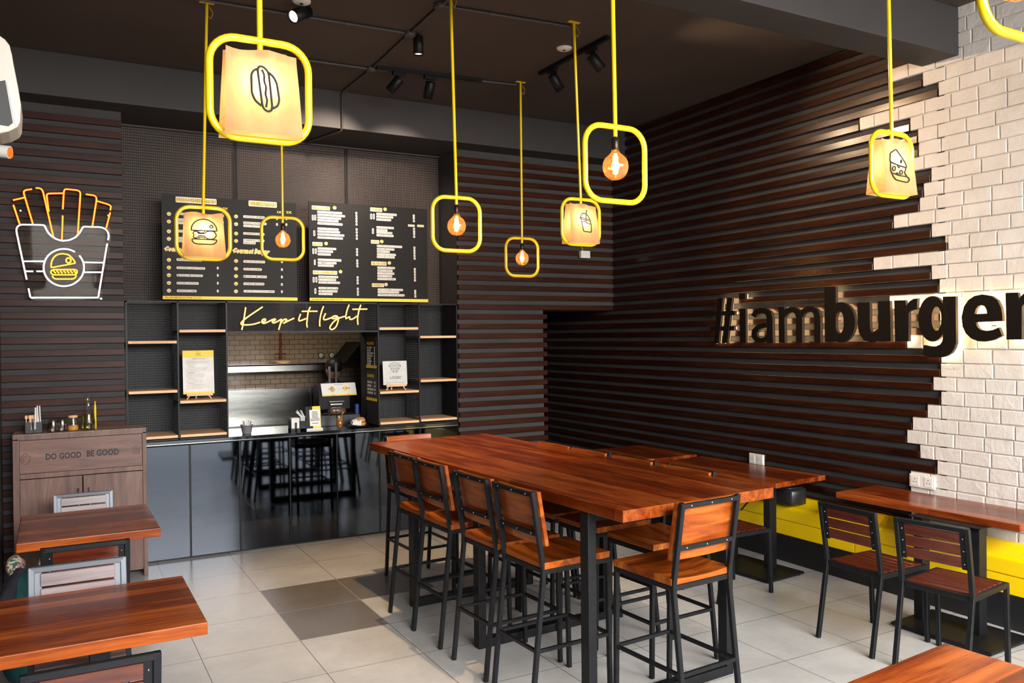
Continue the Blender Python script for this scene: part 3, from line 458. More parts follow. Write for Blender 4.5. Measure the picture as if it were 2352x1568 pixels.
# back wall, left of the counter
w = structure(MB().box(XL-.1, YC, 0, -.795, YM+.12, ZB).build('wall_back_left', M['wall_dark']))
s_ = MB(); slats(s_, 'x', YC, .033, XL, -.792, 0, ZB); s_.build('slats', M['slat_wood'], w, bevel=.002, seg=1)
# back wall, right of the counter, with the opening to the dark passage
w = structure(MB().box(2.185, YC, 0, 3.165, YM+.12, ZB).box(3.165, YC, 2.105, XW, YM+.12, ZB).build('wall_back_right', M['wall_dark']))
s_ = MB(); slats(s_, 'x', YC, .033, 2.184, 3.195, 0, 2.10); slats(s_, 'x', YC, .033, 2.184, XW-.035, 2.10, ZB); s_.build('slats', M['slat_wood'], w, bevel=.002, seg=1)
structure(MB().box(3.10, YM+.12, 0, 3.165, 3.6, 2.3).box(3.10, 3.55, 0, XW, 3.6, 2.3).box(3.165, YM+.12, 2.2, XW, 3.6, 2.3).box(3.155, YC+.002, 0, 3.166, YM+.12, 2.105).build('wall_passage', M['black_void']))  # darkness of the passage put into the near-black wall colour
# wall behind the counter recess (kitchen opening left free)
structure(MB().box(-.795, YM+.005, 1.002, .055, YM+.12, 2.158, 0).box(-.795, YM+.005, 2.158, .055, YM+.12, ZB, 1).build('wall_recess_left', [M['recess_dark'], M['wall_spotlit']]))
structure(MB().box(1.37, YM+.005, 1.002, 2.185, YM+.12, 2.158, 0).box(1.37, YM+.005, 2.158, 2.185, YM+.12, ZB, 1).build('wall_recess_right', [M['recess_dark'], M['wall_spotlit']]))
structure(MB().box(.055, YM+.005, 1.90, 1.37, YM+.12, ZB).build('wall_recess_top', M['wall_spotlit']))
# left wall
structure(MB().box(XL-.12, YF, 0, XL, YC, ZC).build('wall_left', M['wall_dark']))
# right wall: dark paint and slats at the back, white painted bricks at the front, a jagged seam between
EDGE = {-1: -2.388, 0: -2.592, 1: -2.464, 2: -2.363, 3: -2.408, 4: -2.523, 5: -2.624, 6: -2.567, 7: -2.622, 8: -2.626, 9: -2.368, 10: -2.62, 11: -2.62, 12: -2.23, 13: -2.617, 14: -2.56,
        15: -2.097, 16: -2.682, 17: -2.562, 18: -2.267, 19: -2.474, 20: -2.505, 21: -2.562, 22: -2.38, 23: -2.47, 24: -2.465, 25: -2.405, 26: -1.985, 27: -2.621, 28: -2.504, 29: -2.24, 30: -2.5, 31: -2.5}
edge = lambda k: EDGE.get(k, -2.39)
w = structure(MB().box(XW, YF, 0, XW+.15, 3.6, ZC).build('wall_right', M['wall_dark']))
s_ = MB(); slats(s_, 'y', XW, .035, -3, 3.5, 0, ZC, lambda k, a, b: [(edge(k)+.004, b)]); s_.build('slats', M['slat_wood_y'], w, bevel=.002, seg=1)
random.seed(3); br = MB()
br.box(XW-.022, YF, 0, XW, -2.66, ZC)
for k in range(-10, 33):
    z0 = rz_(k)-ROW/2+.001; z1 = z0+ROW-.006; y = edge(k); first = True
    if z1 < .02: continue
    z0 = max(z0, .002)
    br.box(XW-.022, min(-2.6, y), z0, XW, y, z0+ROW)
    off = random.choice((0, .1))*1.0
    while y > YF:
        ln = (.10+random.random()*.09 if first else .186+random.random()*.02); first = False; y1 = max(y-ln, YF)
        j = lambda s=.0022: random.uniform(-s, s)
        x = XW-.033+j(.0015)
        vs = [(XW-.02, y1+.003, z0), (XW-.02, y-.003, z0), (XW-.02, y-.003, z1), (XW-.02, y1+.003, z1)]
        e = .004
        vs += [(x+.003, y1+.004+j(), z0+.001+j()), (x+.003, y-.004+j(), z0+.001+j()), (x+.003, y-.004+j(), z1-.001+j()), (x+.003, y1+.004+j(), z1-.001+j())]
        vs += [(x-.001, y1+.004+e+j(), z0+e+j()), (x-.001, y-.004-e+j(), z0+e+j()), (x-.001, y-.004-e+j(), z1-e+j()), (x-.001, y1+.004+e+j(), z1-e+j())]
        fs = [(8, 9, 10, 11)]
        for a_ in (0, 4):
            for q in range(4): fs.append((a_+q, a_+(q+1) % 4, a_+4+(q+1) % 4, a_+4+q))
        br.add(vs, fs, 0, False); y = y1
o = br.build('white_painted_bricks', M['brick'], w)

# ---------------------------------------------------------------- the counter
ct = thing('service_counter', 'long service counter with polished black top and black mirror glass front panels', 'counter', (.7, YC, 0))
MB().box(-.79, YC-.004, .962, 2.18, 1.86, 1.0).build('countertop', M['gloss_black'], ct, bevel=.003, world=True)
MB().box(-.79, YC-.0075, .968, 2.178, YC-.004, .972).build('edge_trim', M['chrome'], ct, world=True)
MB().box(-.78, YC+.03, 0, 2.17, 1.84, .96).build('carcass', M['black_plinth'], ct, world=True)
js = [-.79, -.305, .10, .53, .957, 1.364, 1.777, 2.18]
for a, b in zip(js, js[1:]):
    MB().box(a+.006, YC+.004, .018, b-.006, YC+.028, .956).build('glass_panel', M['mirror_black'], ct, bevel=.002, seg=1, world=True)
for a in js[1:-1]:
    MB().box(a-.006, YC+.001, .015, a+.006, YC+.03, .958).build('joint_strip', M['steel_black'], ct, world=True)

# ---------------------------------------------------------------- wire mesh helper
def wire(mb, x0, x1, z0, z1, y, px=.0165, pz=.0215, t=.0030, plane='xz'):
    n = max(1, int(round((x1-x0)/px))); m = max(1, int(round((z1-z0)/pz)))
    for i in range(n+1):
        x = x0+(x1-x0)*i/n
        if plane == 'xz': mb.box(x-t/2, y-t/2, z0, x+t/2, y+t/2, z1)
        else: mb.box(y-t/2, x-t/2, z0, y+t/2, x+t/2, z1)
    for i in range(m+1):
        z = z0+(z1-z0)*i/m
        if plane == 'xz': mb.box(x0, y-t*1.2, z-t/2, x1, y-t*.2, z+t/2)
        else: mb.box(y-t*1.2, x0, z-t/2, y-t*.2, x1, z+t/2)
    return mb
for i, (a, b, lb) in enumerate(((-.785, .16, 'black wire mesh panel above the menu boards, beside the left slatted wall'), (.17, 1.19, 'black wire mesh panel high behind the gap between the two menu boards'), (1.20, 2.175, 'black wire mesh panel above the right menu board, next to the plain side wall'))):
    m_ = wire(MB(), a, b, 2.15, 3.66, YM-.012, .0165, .024)
    for p, q in (((a, 2.15), (b, 2.15)), ((a, 3.66), (b, 3.66))): m_.box(a, YM-.018, p[1]-.006, b, YM-.008, p[1]+.006)
    m_.box(a, YM-.018, 2.15, a+.008, YM-.008, 3.66); m_.box(b-.008, YM-.018, 2.15, b, YM-.008, 3.66)
    tag(m_.build('wire_mesh_panel', M['mesh_wire']), lb, 'mesh panel', 'mesh panels behind the menu boards')

# ---------------------------------------------------------------- open shelving left and right of the hatch
def shelving(name, label, ups, boards, side_at):
    t = thing(name, label, 'shelving', ((ups[0]+ups[-1])/2, YC, 1.0)); f = MB(); y0 = YC+.002; y1 = YM-.03; s = .012
    for u in ups:
        for yy in (y0, y1-s): f.box(u-s/2, yy, 1.0, u+s/2, yy+s, 2.165)
        for z in (1.003, 2.149): f.box(u-s/2, y0, z, u+s/2, y1, z+s)
    for yy in (y0, y1-s):
        for z in (1.003, 2.149): f.box(ups[0], yy, z, ups[-1], yy+s, z+s)
    for i, bs in enumerate(boards):
        for b in bs: f.box(ups[i], y1-s, b-.01, ups[i+1], y1, b+.004)
    f.build('frame', M['steel_black'], t, world=True)
    for i in range(len(ups)-1):
        wire(MB(), ups[i]+.008, ups[i+1]-.008, 1.02, 2.15, y1-.004, .0165, .0215).build('back_mesh', M['mesh_wire'], t, world=True)
        for b in boards[i]:
            MB().box(ups[i]+.010, y0-.004, b, ups[i+1]-.010, y1-.02, b+.023).build('shelf', M['pine'], t, bevel=.002, seg=1, world=True)
    for u in side_at:
        wire(MB(), y0+.01, y1-.01, 1.02, 2.15, u, .0165, .0215, plane='yz').build('side_mesh', M['mesh_wire'], t, world=True)
    return t
shelving('shelving_unit', 'open black frame shelving with pale pine shelves, beside the cabinet', [-.776, -.386, .004], [[1.022, 1.399, 1.808], [1.022, 1.305, 1.899]], (-.386, .004))
shelving('shelving_unit', 'open black frame shelving with pine shelves and the LOGIN card, right of the hatch', [1.366, 1.777, 2.176], [[1.021, 1.309, 1.910], [1.026, 1.405, 1.827]], (1.366, 1.777, 2.172))
# mesh fascia with the script neon
t = thing('mesh_fascia', 'black wire mesh fascia over the hatch, carrying the script neon', 'mesh fascia', (.685, YC, 1.89))
wire(MB(), .012, 1.358, 1.90, 2.155, YC+.012, .0165, .0215).build('front_mesh', M['mesh_wire'], t, world=True)
f = MB()
for z in (1.89, 2.149): f.box(.012, YC+.002, z, 1.358, YC+.018, z+.016)
f.box(.69, YC+.004, 1.9, .697, YC+.012, 2.15); f.box(.012, YC+.018, 1.89, 1.358, YM-.03, 1.9)
f.build('frame', M['steel_black'], t, world=True)
MB().box(.02, YM-.06, 1.9, 1.35, YM-.03, 2.16).build('backing_panel', M['wall_dark'], t, world=True)
t = thing('neon_sign', 'script neon sign reading Keep it light in warm yellow, above the hatch', 'neon sign', (.68, 1.18, 1.91))
def rounded(pts, r=.012, n=3):
    """round only the corners, keeping straight runs straight"""
    closed = (abs(pts[0][0]-pts[-1][0])+abs(pts[0][1]-pts[-1][1])) < 1e-6; out = []
    P = [Vector(p) for p in pts]
    if not closed: out.append(P[0])
    for i in range(0 if closed else 1, len(P)-1):
        a = P[i-1] if i > 0 else P[-2]; p = P[i]; b = P[i+1]; k1 = min(r, (a-p).length*.45); k2 = min(r, (b-p).length*.45)
        s = p+(a-p).normalized()*k1; e = p+(b-p).normalized()*k2
        for j in range(n+1): u = j/n; out.append(s*(1-u)**2+p*2*u*(1-u)+e*u*u)
    out.append(out[0] if closed else P[-1]); return [tuple(v) for v in out]
def smooth(pts, it=2, closed=False):
    for _ in range(it):
        q = [pts[0]]
        for a, b in zip(pts, pts[1:]):
            q.append(tuple(a[i]*.75+b[i]*.25 for i in range(2))); q.append(tuple(a[i]*.25+b[i]*.75 for i in range(2)))
        q.append(pts[-1]); pts = q
    return pts
m_ = MB(); h_ = MB()
for st in KEEP:
    p = smooth(st, 1); m_.tube([(x, 1.172, z) for x, z in p], .0052, 8); h_.tube([(x, 1.1765, z) for x, z in p], .0072, 8)
m_.build('neon_tube', M['neon_warm'], t, world=True); h_.build('tube_glow_rim', M['glow_rim_yellow'], t, world=True)  # wider glowing rim added behind the tube as its halo
for x, z in ((.16, 2.07), (.35, 1.95), (.71, 2.06), (.86, 2.08), (1.14, 2.09), (1.2, 1.95)): MB().cyl((x, 1.186, z), (x, 1.214, z), .003, 8).build('standoff', M['steel_black'], t, world=True)
# ---------------------------------------------------------------- menu boards
YB = 1.28
def board(label, x0, x1, z1, TG, PR, HD, YEL, SCR, IC, VT, note):
    t = thing('menu_board', label, 'menu board', ((x0+x1)/2, YB, 2.175), 0, 'menu boards over the counter')
    MB().box(x0, YB, 2.178, x1, YB+.012, z1).build('panel', M['board_black'], t, world=True)
    MB().box(x0, YB-.002, 2.178, x1, YB, 2.206).build('footer_strip', M['yellow_print'], t, world=True)
    PM = [M['white'], M['black_print'], M['yellow_print']]; y2 = YB-.0022; y3 = YB-.0034
    def plate(mb, xa, xb, zc, h, y, r=.3): mb.prism([(a, b) for a, b in rrect(xb-xa, h, h*r, 2)], ((xa+xb)/2, y, zc), X, Z, (0, -.001, 0))
    def done(mb, nm): mb.build(nm, PM, t, world=True)
    for s, xa, xb, zc, h in TG:
        m = MB(); plate(m, xa-.003, xb+.003, zc, h, YB); put_text(m, s, (xa+.003, y2, zc-h*.27), X, Z, xb-xa-.006, h*.54, 1, bold=.008, res=1); done(m, 'menu_item')
    for s, xa, xb, zc, h in PR:
        m = MB(); plate(m, xa, xb, zc, h, YB); m.box(xa+.0055, y2, zc-h*.16, xb-.0055, YB-.001, zc+h*.16, 1); done(m, 'price_tag')
    for s, xa, xb, zc, h in VT: m = MB(); plate(m, xa, xb, zc, h, YB, .1); m.box(xa+.006, y2, zc-h*.36, xb-.006, YB-.001, zc+h*.36, 1); done(m, 'side_tag')
    for s, xa, xb, zc, h in HD:
        m = MB(); plate(m, xa, xb, zc, h, YB, .14); put_text(m, s, (xa+.004, y2, zc-h*.36), X, Z, xb-xa-.008, h*.72, 1, bold=.075, res=1)
        put_text(m, s, (xa+.006, y3, zc-h*.33), X, Z, xb-xa-.012, h*.66, 2, bold=.02, res=1); done(m, 'menu_heading')
    for s, xa, xb, zc, h in YEL: m = MB(); put_text(m, s, (xa, y2, zc-h*.4), X, Z, xb-xa, h*.8, 2, bold=.03, res=1); done(m, 'size_heading')
    for s, xa, xb, zc, h in SCR:
        m = MB(); put_text(m, s, (xa-.003, YB-.0008, zc-h*.62), X, Z, xb-xa+.006, h*1.24, 0, bold=.085, shear=.35, res=1)
        put_text(m, s, (xa, y2, zc-h*.5), X, Z, xb-xa, h, 2, bold=.03, shear=.35, res=1); done(m, 'script_heading')
    for x, z in IC:
        m = MB(); r = .0135; c = lambda k, q=1, n=12: [(q*r*math.cos(R(a)), q*r*math.sin(R(a))) for a in [k+i*180/n for i in range(n+1)]]
        m.prism([(p*1.25, q*1.2) for p, q in c(0)]+[(p*1.2, q*1.15) for p, q in c(180)], (x, YB, z), X, Z, (0, -.001, 0))
        m.prism([(p, q*1.0+.003) for p, q in c(0)], (x, YB-.001, z), X, Z, (0, -.0012, 0), 2)
        m.box(x-r*.85, y2, z-.004, x+r*.85, YB-.001, z-.0012, 1); m.box(x-r*.9, y2, z-.010, x+r*.9, YB-.001, z-.0055, 2); done(m, 'food_icon')
    m = MB(); put_text(m, 'PRICES ARE EXCLUSIVE OF GST', (x0+.018, YB-.003, 2.186), X, Z, .29, .012, 1, bold=.01, res=1); done(m, 'footer_lettering')
board('black menu board with NON-VEGETARIAN and VEGETARIAN headings, above the shelving', -.492, .632, 3.052, TAG_L, PRICE_L, HEAD_L, YEL_L, SCRIPT_L, ICON_L, [], '')
board('black menu board with small plates, pizza and milkshakes, right of the burger menu', .742, 1.905, 3.08, TAG_R, PRICE_R, HEAD_R, [], [], ICON_R, VERT_R, '')

# ---------------------------------------------------------------- fries neon on the left slatted wall
t = thing('neon_sign', 'neon sign of a box of fries in orange and white, on the left slatted wall', 'neon sign', (-1.2, 1.12, 2.14))
MB().prism([p for p in smooth(FRIES_A+[FRIES_A[0]], 1)[:-1]][::-1], (0, 1.128, 0), X, Z, (0, .006, 0)).build('acrylic_backing', M['acrylic'], t, world=True)
for nm, S, mt, r in (('orange_tube', FRIES_O, 'neon_orange', .0058), ('white_tube', FRIES_W, 'neon_white', .0058), ('yellow_tube', FRIES_Y, 'neon_yellow', .0045)):
    m_ = MB()
    for st in S: m_.tube([(x, 1.118, z) for x, z in (rounded(st, .01) if len(st) > 2 else st)], r, 8)
    tb = m_.build(nm, M[mt], t, world=True)
    if mt != 'neon_white':
        j_ = MB()  # added rim that imitates the coloured halo of the tube
        for st in S: j_.tube([(x, 1.1215, z) for x, z in (rounded(st, .01) if len(st) > 2 else st)], r*1.32, 8)
        j_.build('glow_rim', M['glow_rim_orange' if mt == 'neon_orange' else 'glow_rim_yellow'], tb, world=True)
for x, z in ((-1.43, 2.17), (-.96, 2.17), (-1.5, 2.83), (-.9, 2.83)): MB().cyl((x, 1.126, z), (x, 1.172, z), .007, 10).build('standoff', M['chrome'], t, world=True)

# ---------------------------------------------------------------- hashtag sign with halo light
t = thing('letter_sign', 'large black halo-lit letters reading #iamburger on the right wall', 'sign', (4.0, -1.8, 1.66))
for ch, polys in GLYPHS:
    m_ = MB(); h_ = MB()
    for k, lp in enumerate(polys): put_glyph(m_, lp, 3.972+k*.0006, .028); put_glyph(h_, lp, 4.004+k*.0006, .005, 0, .009)
    l = m_.build('letter', [M['sign_black'], M['sign_edge']], t, world=True); h_.build('halo_light', M['halo'], l, world=True)
    for p in l.data.polygons:
        if abs(p.normal.x) < .5: p.material_index = 1
    yv = [p[0] for lp in polys for q in lp for p in q]; zv = [p[1] for lp in polys for q in lp for p in q]; y0, y1, z0, z1 = max(yv), min(yv), min(zv), max(zv)
    for yy in (.3, .7): MB().cyl((4.0, y0+(y1-y0)*yy, (z0+z1)/2-.05), (XW-.03, y0+(y1-y0)*yy, (z0+z1)/2-.05), .004, 6).build('standoff', M['sign_edge'], l, world=True)
# ================================================================ bar stools
def bar_stool():
    t = thing('bar_stool', 'x', 'bar stool'); W = .36; hd = .20
    st = M['steel_black']
    # saddle seat: slightly dished slab
    s = MB(); nx, ny = 12, 12; w2 = .195; y0 = -hd-.002; y1 = hd+.006; vs = []
    for j in range(ny+1):
        for i in range(nx+1):
            u = i/nx*2-1; v = j/ny; y = y0+(y1-y0)*v
            dip = .022*(1-u*u)*math.exp(-((v-.28)/.36)**2); vs.append((u*w2, y, .728-dip))
    n = len(vs); vs += [(x, y, .694) for x, y, z in vs]; fs = []
    for j in range(ny):
        for i in range(nx):
            a = j*(nx+1)+i; fs.append((a, a+1, a+nx+2, a+nx+1)); fs.append((n+a, n+a+nx+1, n+a+nx+2, n+a+1))
    for i in range(nx): fs.append((i, n+i, n+i+1, i+1)); a = ny*(nx+1)+i; fs.append((a, a+1, n+a+1, n+a))
    for j in range(ny): a = j*(nx+1); fs.append((a, a+nx+1, n+a+nx+1, n+a)); a += nx; fs.append((a, n+a, n+a+nx+1, a+nx+1))
    s.add(vs, fs, 0, False); s.build('seat', M['stool_wood'], t, bevel=.004)
    # curved wooden backrest in front of the posts
    b = MB(); nx = 12; rings = []
    for i in range(nx+1):
        u = i/nx*2-1; x = u*.188; cy = .012*(1-u*u)*-1
        for (z, dy) in ((.805, 0), (1.078, -.048)):
            for th in (0, .022): rings.append((x, -hd-.012+.022+dy+cy+th, z))
    fs = []
    for i in range(nx):
        a = i*4; fs += [(a, a+4, a+6, a+2), (a+1, a+3, a+7, a+5), (a, a+1, a+5, a+4), (a+2, a+6, a+7, a+3)]
    fs += [(0, 2, 3, 1), (nx*4, nx*4+1, nx*4+3, nx*4+2)]
    b.add(rings, fs); b.build('backrest', M['stool_wood'], t, bevel=.003)
    # rear posts: foot out, bend at seat height, lean back above
    for sx in (-1, 1):
        x = sx*W/2
        MB().path([(x, -hd-.075, 0), (x, -hd-.002, .655), (x, -hd-.001, .70), (x, -hd-.062, 1.082)], .024, .024, X).build('leg', st, t, bevel=.003, seg=1)
    for sx in (-1, 1):
        MB().path([(sx*W/2, hd+.012, 0), (sx*W/2, hd-.002, .69)], .024, .024, X).build('leg', st, t, bevel=.003, seg=1)
    f = MB()
    for sx in (-1, 1): f.box(sx*W/2-.011, -hd, .668, sx*W/2+.011, hd, .693)
    f.box(-W/2, -hd-.006, .668, W/2, -hd+.014, .693); f.box(-W/2, hd-.014, .668, W/2, hd+.008, .693)
    f.build('seat_frame', st, t, bevel=.002, seg=1)
    z = .295; yb = -hd-.042; yf = hd+.006
    for a, b_ in (((-W/2, yb, z), (W/2, yb, z)), ((-W/2, yf, z), (W/2, yf, z)), ((-W/2, yb, z), (-W/2, yf, z)), ((W/2, yb, z), (W/2, yf, z))):
        MB().bar(a, b_, .018, .018).build('footrest_bar', st, t, bevel=.002, seg=1)
    for z, y in ((1.066, -hd-.062), (.868, -hd-.030)):
        r_ = MB().box(-W/2, y-.009, z-.011, W/2, y+.009, z+.011).build('back_rail', st, t, bevel=.002, seg=1)
        for x in (-.13, 0, .13): MB().lathe([(0, -.012), (.004, -.0115), (.005, -.009)], (x, y, z), 8, axis='y').build('rivet', M['bolt'], r_)
    return t
proto = bar_stool(); g = 'bar stools around the long high table'
B = R(3.2)
spots = [  # x, y of the seat centre, rotation, label
 ((.94, -1.10), -90, 'bar stool on the aisle side of the high table, nearest the counter'),
 ((.945, -1.505), -90, 'bar stool second from the counter on the aisle side of the table'),
 ((.965, -2.055), -90, 'bar stool third from the counter on the aisle side of the table'),
 ((.99, -2.50), -90, 'bar stool on the aisle side of the high table, farthest from the counter'),
 ((1.335, -3.015), 0, 'bar stool alone at the camera end of the high table, bright orange backrest'),
 ((1.13, -.375), 180, 'bar stool at the counter end of the high table, only its top edge showing'),
 ((1.615, -1.13), 90, 'bar stool across the high table, in the corner nearest the dark passage'),
 ((1.635, -1.545), 90, 'bar stool across the high table, second from the dark passage'),
 ((1.66, -1.99), 90, 'bar stool across the high table, third from the dark passage'),
 ((1.69, -2.47), 90, 'bar stool across the high table, nearest the yellow bench end in its row')]
stools = []
for i, ((x, y), a, lb) in enumerate(spots):
    o = proto if i == 0 else copy_tree(proto)
    o.location = (x, y, 0); o.rotation_euler = (0, 0, R(a)+(B if a else R(4))); o['label'] = lb; o['group'] = g; stools.append(o)
    if a == 90: o.scale = (1, 1, .985)

# ================================================================ high table
t = thing('high_table', 'long high table of red-brown planks on square black steel frames', 'table', (1.355, -1.66, 0), B)
MB().box(-.50, -1.475, .995, .50, 1.475, 1.05).build('tabletop', M['table'], t, bevel=.004)
for y in (.79, -.11, -1.17):
    f = MB(); s = .05; d = .065; x = .465
    for sx in (-1, 1): f.box(sx*x-s/2, y-d/2, 0, sx*x+s/2, y+d/2, .995)
    f.box(-x+s/2, y-d/2, 0, x-s/2, y+d/2, .05); f.box(-x+s/2, y-d/2, .945, x-s/2, y+d/2, .995)
    f.build('leg_frame', M['steel_black'], t, bevel=.004)

# ================================================================ low tables
def low_table(label, cx, cy, w, l, rz, axis, cols, base, zt=.72, th=.042, cham=0, group='low tables around the room'):
    t = thing('cafe_table', label, 'table', (cx, cy, 0), rz, group)
    p = [(-w/2, -l/2), (w/2, -l/2), (w/2, l/2), (-w/2, l/2)]
    MB().prism(p, (0, 0, zt-th), X, Y, (0, 0, th)).build('tabletop', M['table' if axis == 'y' else 'table_x'], t, bevel=.004)
    for (x, y) in cols:
        MB().box(x-.04, y-.03, .02, x+.04, y+.03, zt-th-.004).build('column', M['steel_black'], t, bevel=.004)
    ax, ay, bx, by = base
    b = MB().box(ax, ay, .012, bx, by, .03); b.build('base_plate', M['steel_black'], t, bevel=.004)
    MB().box(cols[0][0]-.05, min(c[1] for c in cols)-.06, zt-th-.006, cols[0][0]+.07, max(c[1] for c in cols)+.06, zt-th).build('top_plate', M['steel_black'], t)
    for x in (ax+.03, bx-.03):
        for y in (ay+.03, by-.03): MB().cyl((x, y, 0), (x, y, .013), .012, 10).build('foot', M['steel_black'], t)
    return t
low_table('low wooden table in the near left corner, its far side facing a pale worn chair', -1.14, -2.345, .74, .745, 0, 'x', [(0, .0)], (-.22, -.22, .22, .22), th=.05)
low_table('small wooden table between the cabinet and the near left table', -1.118, -.43, .74, .84, 0, 'x', [(0, 0)], (-.22, -.22, .22, .22), th=.05)
low_table('wooden bench table with a black bag under its edge, below a wall outlet', 3.655, -1.05, .60, 1.30, R(5), 'y', [(-.16, -.48), (-.16, -.10)], (-.45, -.70, -.04, .10), th=.04)
low_table('wooden bench table farthest back by the dark passage', 3.565, .14, .75, .80, 0, 'y', [(-.05, .18), (-.05, -.18)], (-.3, -.34, .2, .34), th=.035)
low_table('long wooden bench table in front of the white brick wall with two chairs', 3.77, -2.79, .46, 1.24, R(2.5), 'y', [(-.28, -.05), (-.25, -.39)], (-.50, -.60, -.06, .02), th=.042)
low_table('wooden table cut off at the lower right corner, nearest the camera', 1.20, -4.95, .72, 1.2, R(5), 'x', [(0, .2), (0, -.2)], (-.24, -.4, .24, .4), th=.042)

# ================================================================ slatted chairs
def chair(wm, pale=False):
    t = thing('dining_chair', 'x', 'chair'); W = .375; hd = .20; st = M['steel_pale' if pale else 'steel_black']
    wood_ = M[wm]
    for sx in (-1, 1):
        x = sx*W/2
        MB().path([(x, -hd-.085, 0), (x, -hd-.012, .40), (x, -hd-.002, .46), (x, -hd-.012, .54), (x, -hd-.058, .822)], .026, .024, X).build('leg', st, t, bevel=.003, seg=1)
        MB().path([(x, hd+.075, 0), (x, hd+.008, .455)] if False else [(x, hd+.012, 0), (x, hd-.004, .45)], .026, .024, X).build('leg', st, t, bevel=.003, seg=1)
    f = MB()
    for sx in (-1, 1): f.box(sx*W/2-.011, -hd, .434, sx*W/2+.011, hd+.008, .462)
    f.box(-W/2, -hd-.006, .434, W/2, -hd+.014, .462); f.box(-W/2, hd-.016, .434, W/2, hd+.008, .462)
    f.build('seat_frame', st, t, bevel=.002, seg=1)
    n = 6; y0 = -hd+.018; dy = (2*hd-.036)/n
    for i in range(n): MB().box(-W/2+.012, y0+i*dy+.006, .452, W/2-.012, y0+(i+1)*dy-.006, .466).build('seat_slat', wood_, t, bevel=.002, seg=1)
    yy = lambda z: -hd-.012-(z-.54)*.163
    r_ = MB().box(-W/2, yy(.81)-.012, .798, W/2, yy(.81)+.012, .822); r_.build('top_rail', st, t, bevel=.002, seg=1)
    for sx in (-1, 1):
        x = sx*(W/2-.026); f = MB().bar((x, yy(.60), .60), (x, yy(.80), .80), .030, .006, up=Y)
        f.build('slat_bracket', st, t)
    for z0 in (.737, .672, .607):
        z1 = z0+.056
        MB().add([(sx*(W/2-.036), yy(z)+dy_, z) for sx in (-1, 1) for z in (z0, z1) for dy_ in (-.002, .014)], [(0, 1, 3, 2), (4, 6, 7, 5), (0, 4, 5, 1), (2, 3, 7, 6), (0, 2, 6, 4), (1, 5, 7, 3)]).build('back_slat', wood_, t, bevel=.002, seg=1)
    for sx in (-1, 1):
        for z in (.63, .70, .765):
            MB().lathe([(0, -.007), (.0035, -.0065), (.0045, -.004)], (sx*(W/2-.026), yy(z), z), 8, axis='y').build('bolt', M['bolt'], t)
    return t
c0 = chair('chair_wood'); cg = 'slatted dining chairs'
c0.location = (3.012, -2.885, 0); c0.rotation_euler = (0, 0, R(-90)); c0['label'] = 'dark slatted dining chair on the left of the two before the long bench table'; c0['group'] = cg
dup(c0, (3.04, -3.36, 0), R(-82), 'dark slatted dining chair with glossy empty seat, nearer the picture edge', cg)
dup(c0, (2.93, -1.74, 0), R(-90), 'dark slatted chair mostly hidden behind the orange stool at the table end', cg)
dup(c0, (-1.162, -1.245, 0), R(0), 'dark framed chair tucked in the near side of the small table before the cabinet', cg)
dup(c0, (-1.195, -2.985, 0), R(0), 'dark framed chair at the bottom left edge, backrest facing the camera', cg)
c1 = chair('chair_wood_pale', True)
c1.location = (-1.205, -2.13, 0); c1.rotation_euler = (0, 0, R(180)); c1['label'] = 'worn pale mauve slatted chair behind the near left table'; c1['group'] = cg
c2 = dup(c1, (-1.12, .205, -.045), R(180), 'pale chair between the cabinet doors and the middle left table', cg)
c2.location.z = 0; c2.scale = (.94, .94, .925)

# ================================================================ yellow bench
t = thing('bench_seat', 'long yellow upholstered bench on a black plinth along the right wall', 'bench', (3.95, -2.5, 0))
XF = 3.84; XB = XW-.045
MB().box(XF+.006, -6.2, 0, XB, .95, .215).build('plinth', M['black_plinth'], t, world=True)
ys = [.95, -.55, -2.07, -3.59, -5.1, -6.2]
for a, b in zip(ys, ys[1:]):
    MB().box(XF, b+.003, .217, XB, a-.003, .332).build('upholstered_base', M['yellow_vinyl'], t, bevel=.006, world=True)
    m_ = MB(); n = 8; A_ = []; 
    prof = [(XF-.004, .336), (XB, .336), (XB, .505), (XB-.05, .503), (XF+.06, .462), (XF+.012, .448), (XF-.004, .43)]
    m_.prism([(-p[0], p[1]) for p in prof][::1], (0, b+.003, 0), -X, Z, (0, a-b-.006, 0)); m_.build('seat_cushion', M['yellow_vinyl'], t, bevel=.008, seg=3, world=True)
# black bag on the bench
t = thing('black_bag', 'soft black leather bag lying on the yellow bench under the table', 'bag', (3.86, -1.45, .46))
m_ = MB(); prof = []
def blob(mb, c, s, p=3.2, nu=28, nv=16, wob=.06, seed=1, rz=0, ry=0):
    random.seed(seed); ph = [random.uniform(0, 6.28) for _ in range(6)]; vs = []; fs = []; Rm = Euler((0, ry, rz)).to_matrix()
    sg = lambda v, e: math.copysign(abs(v)**e, v)
    for j in range(nv+1):
        b = -math.pi/2+math.pi*j/nv
        for i in range(nu):
            a = 2*math.pi*i/nu; e = 2/p
            k = 1+wob*(math.sin(3*a+ph[0]+2*b)*.5+math.sin(5*a+ph[1])*math.cos(3*b+ph[2])*.5)
            v = Vector((s[0]*sg(math.cos(b), e)*sg(math.cos(a), e)*k, s[1]*sg(math.cos(b), e)*sg(math.sin(a), e)*k, s[2]*sg(math.sin(b), e)))
            vs.append(Vector(c)+Rm@v)
    for j in range(nv):
        for i in range(nu): fs.append((j*nu+i, j*nu+(i+1) % nu, (j+1)*nu+(i+1) % nu, (j+1)*nu+i))
    mb.add(vs, fs, 0, True); return mb
blob(MB(), (3.875, -1.33, .545), (.098, .235, .072), 6.5, wob=.05, seed=4, rz=R(-8)).build('bag_body', M['leather'], t, world=True)
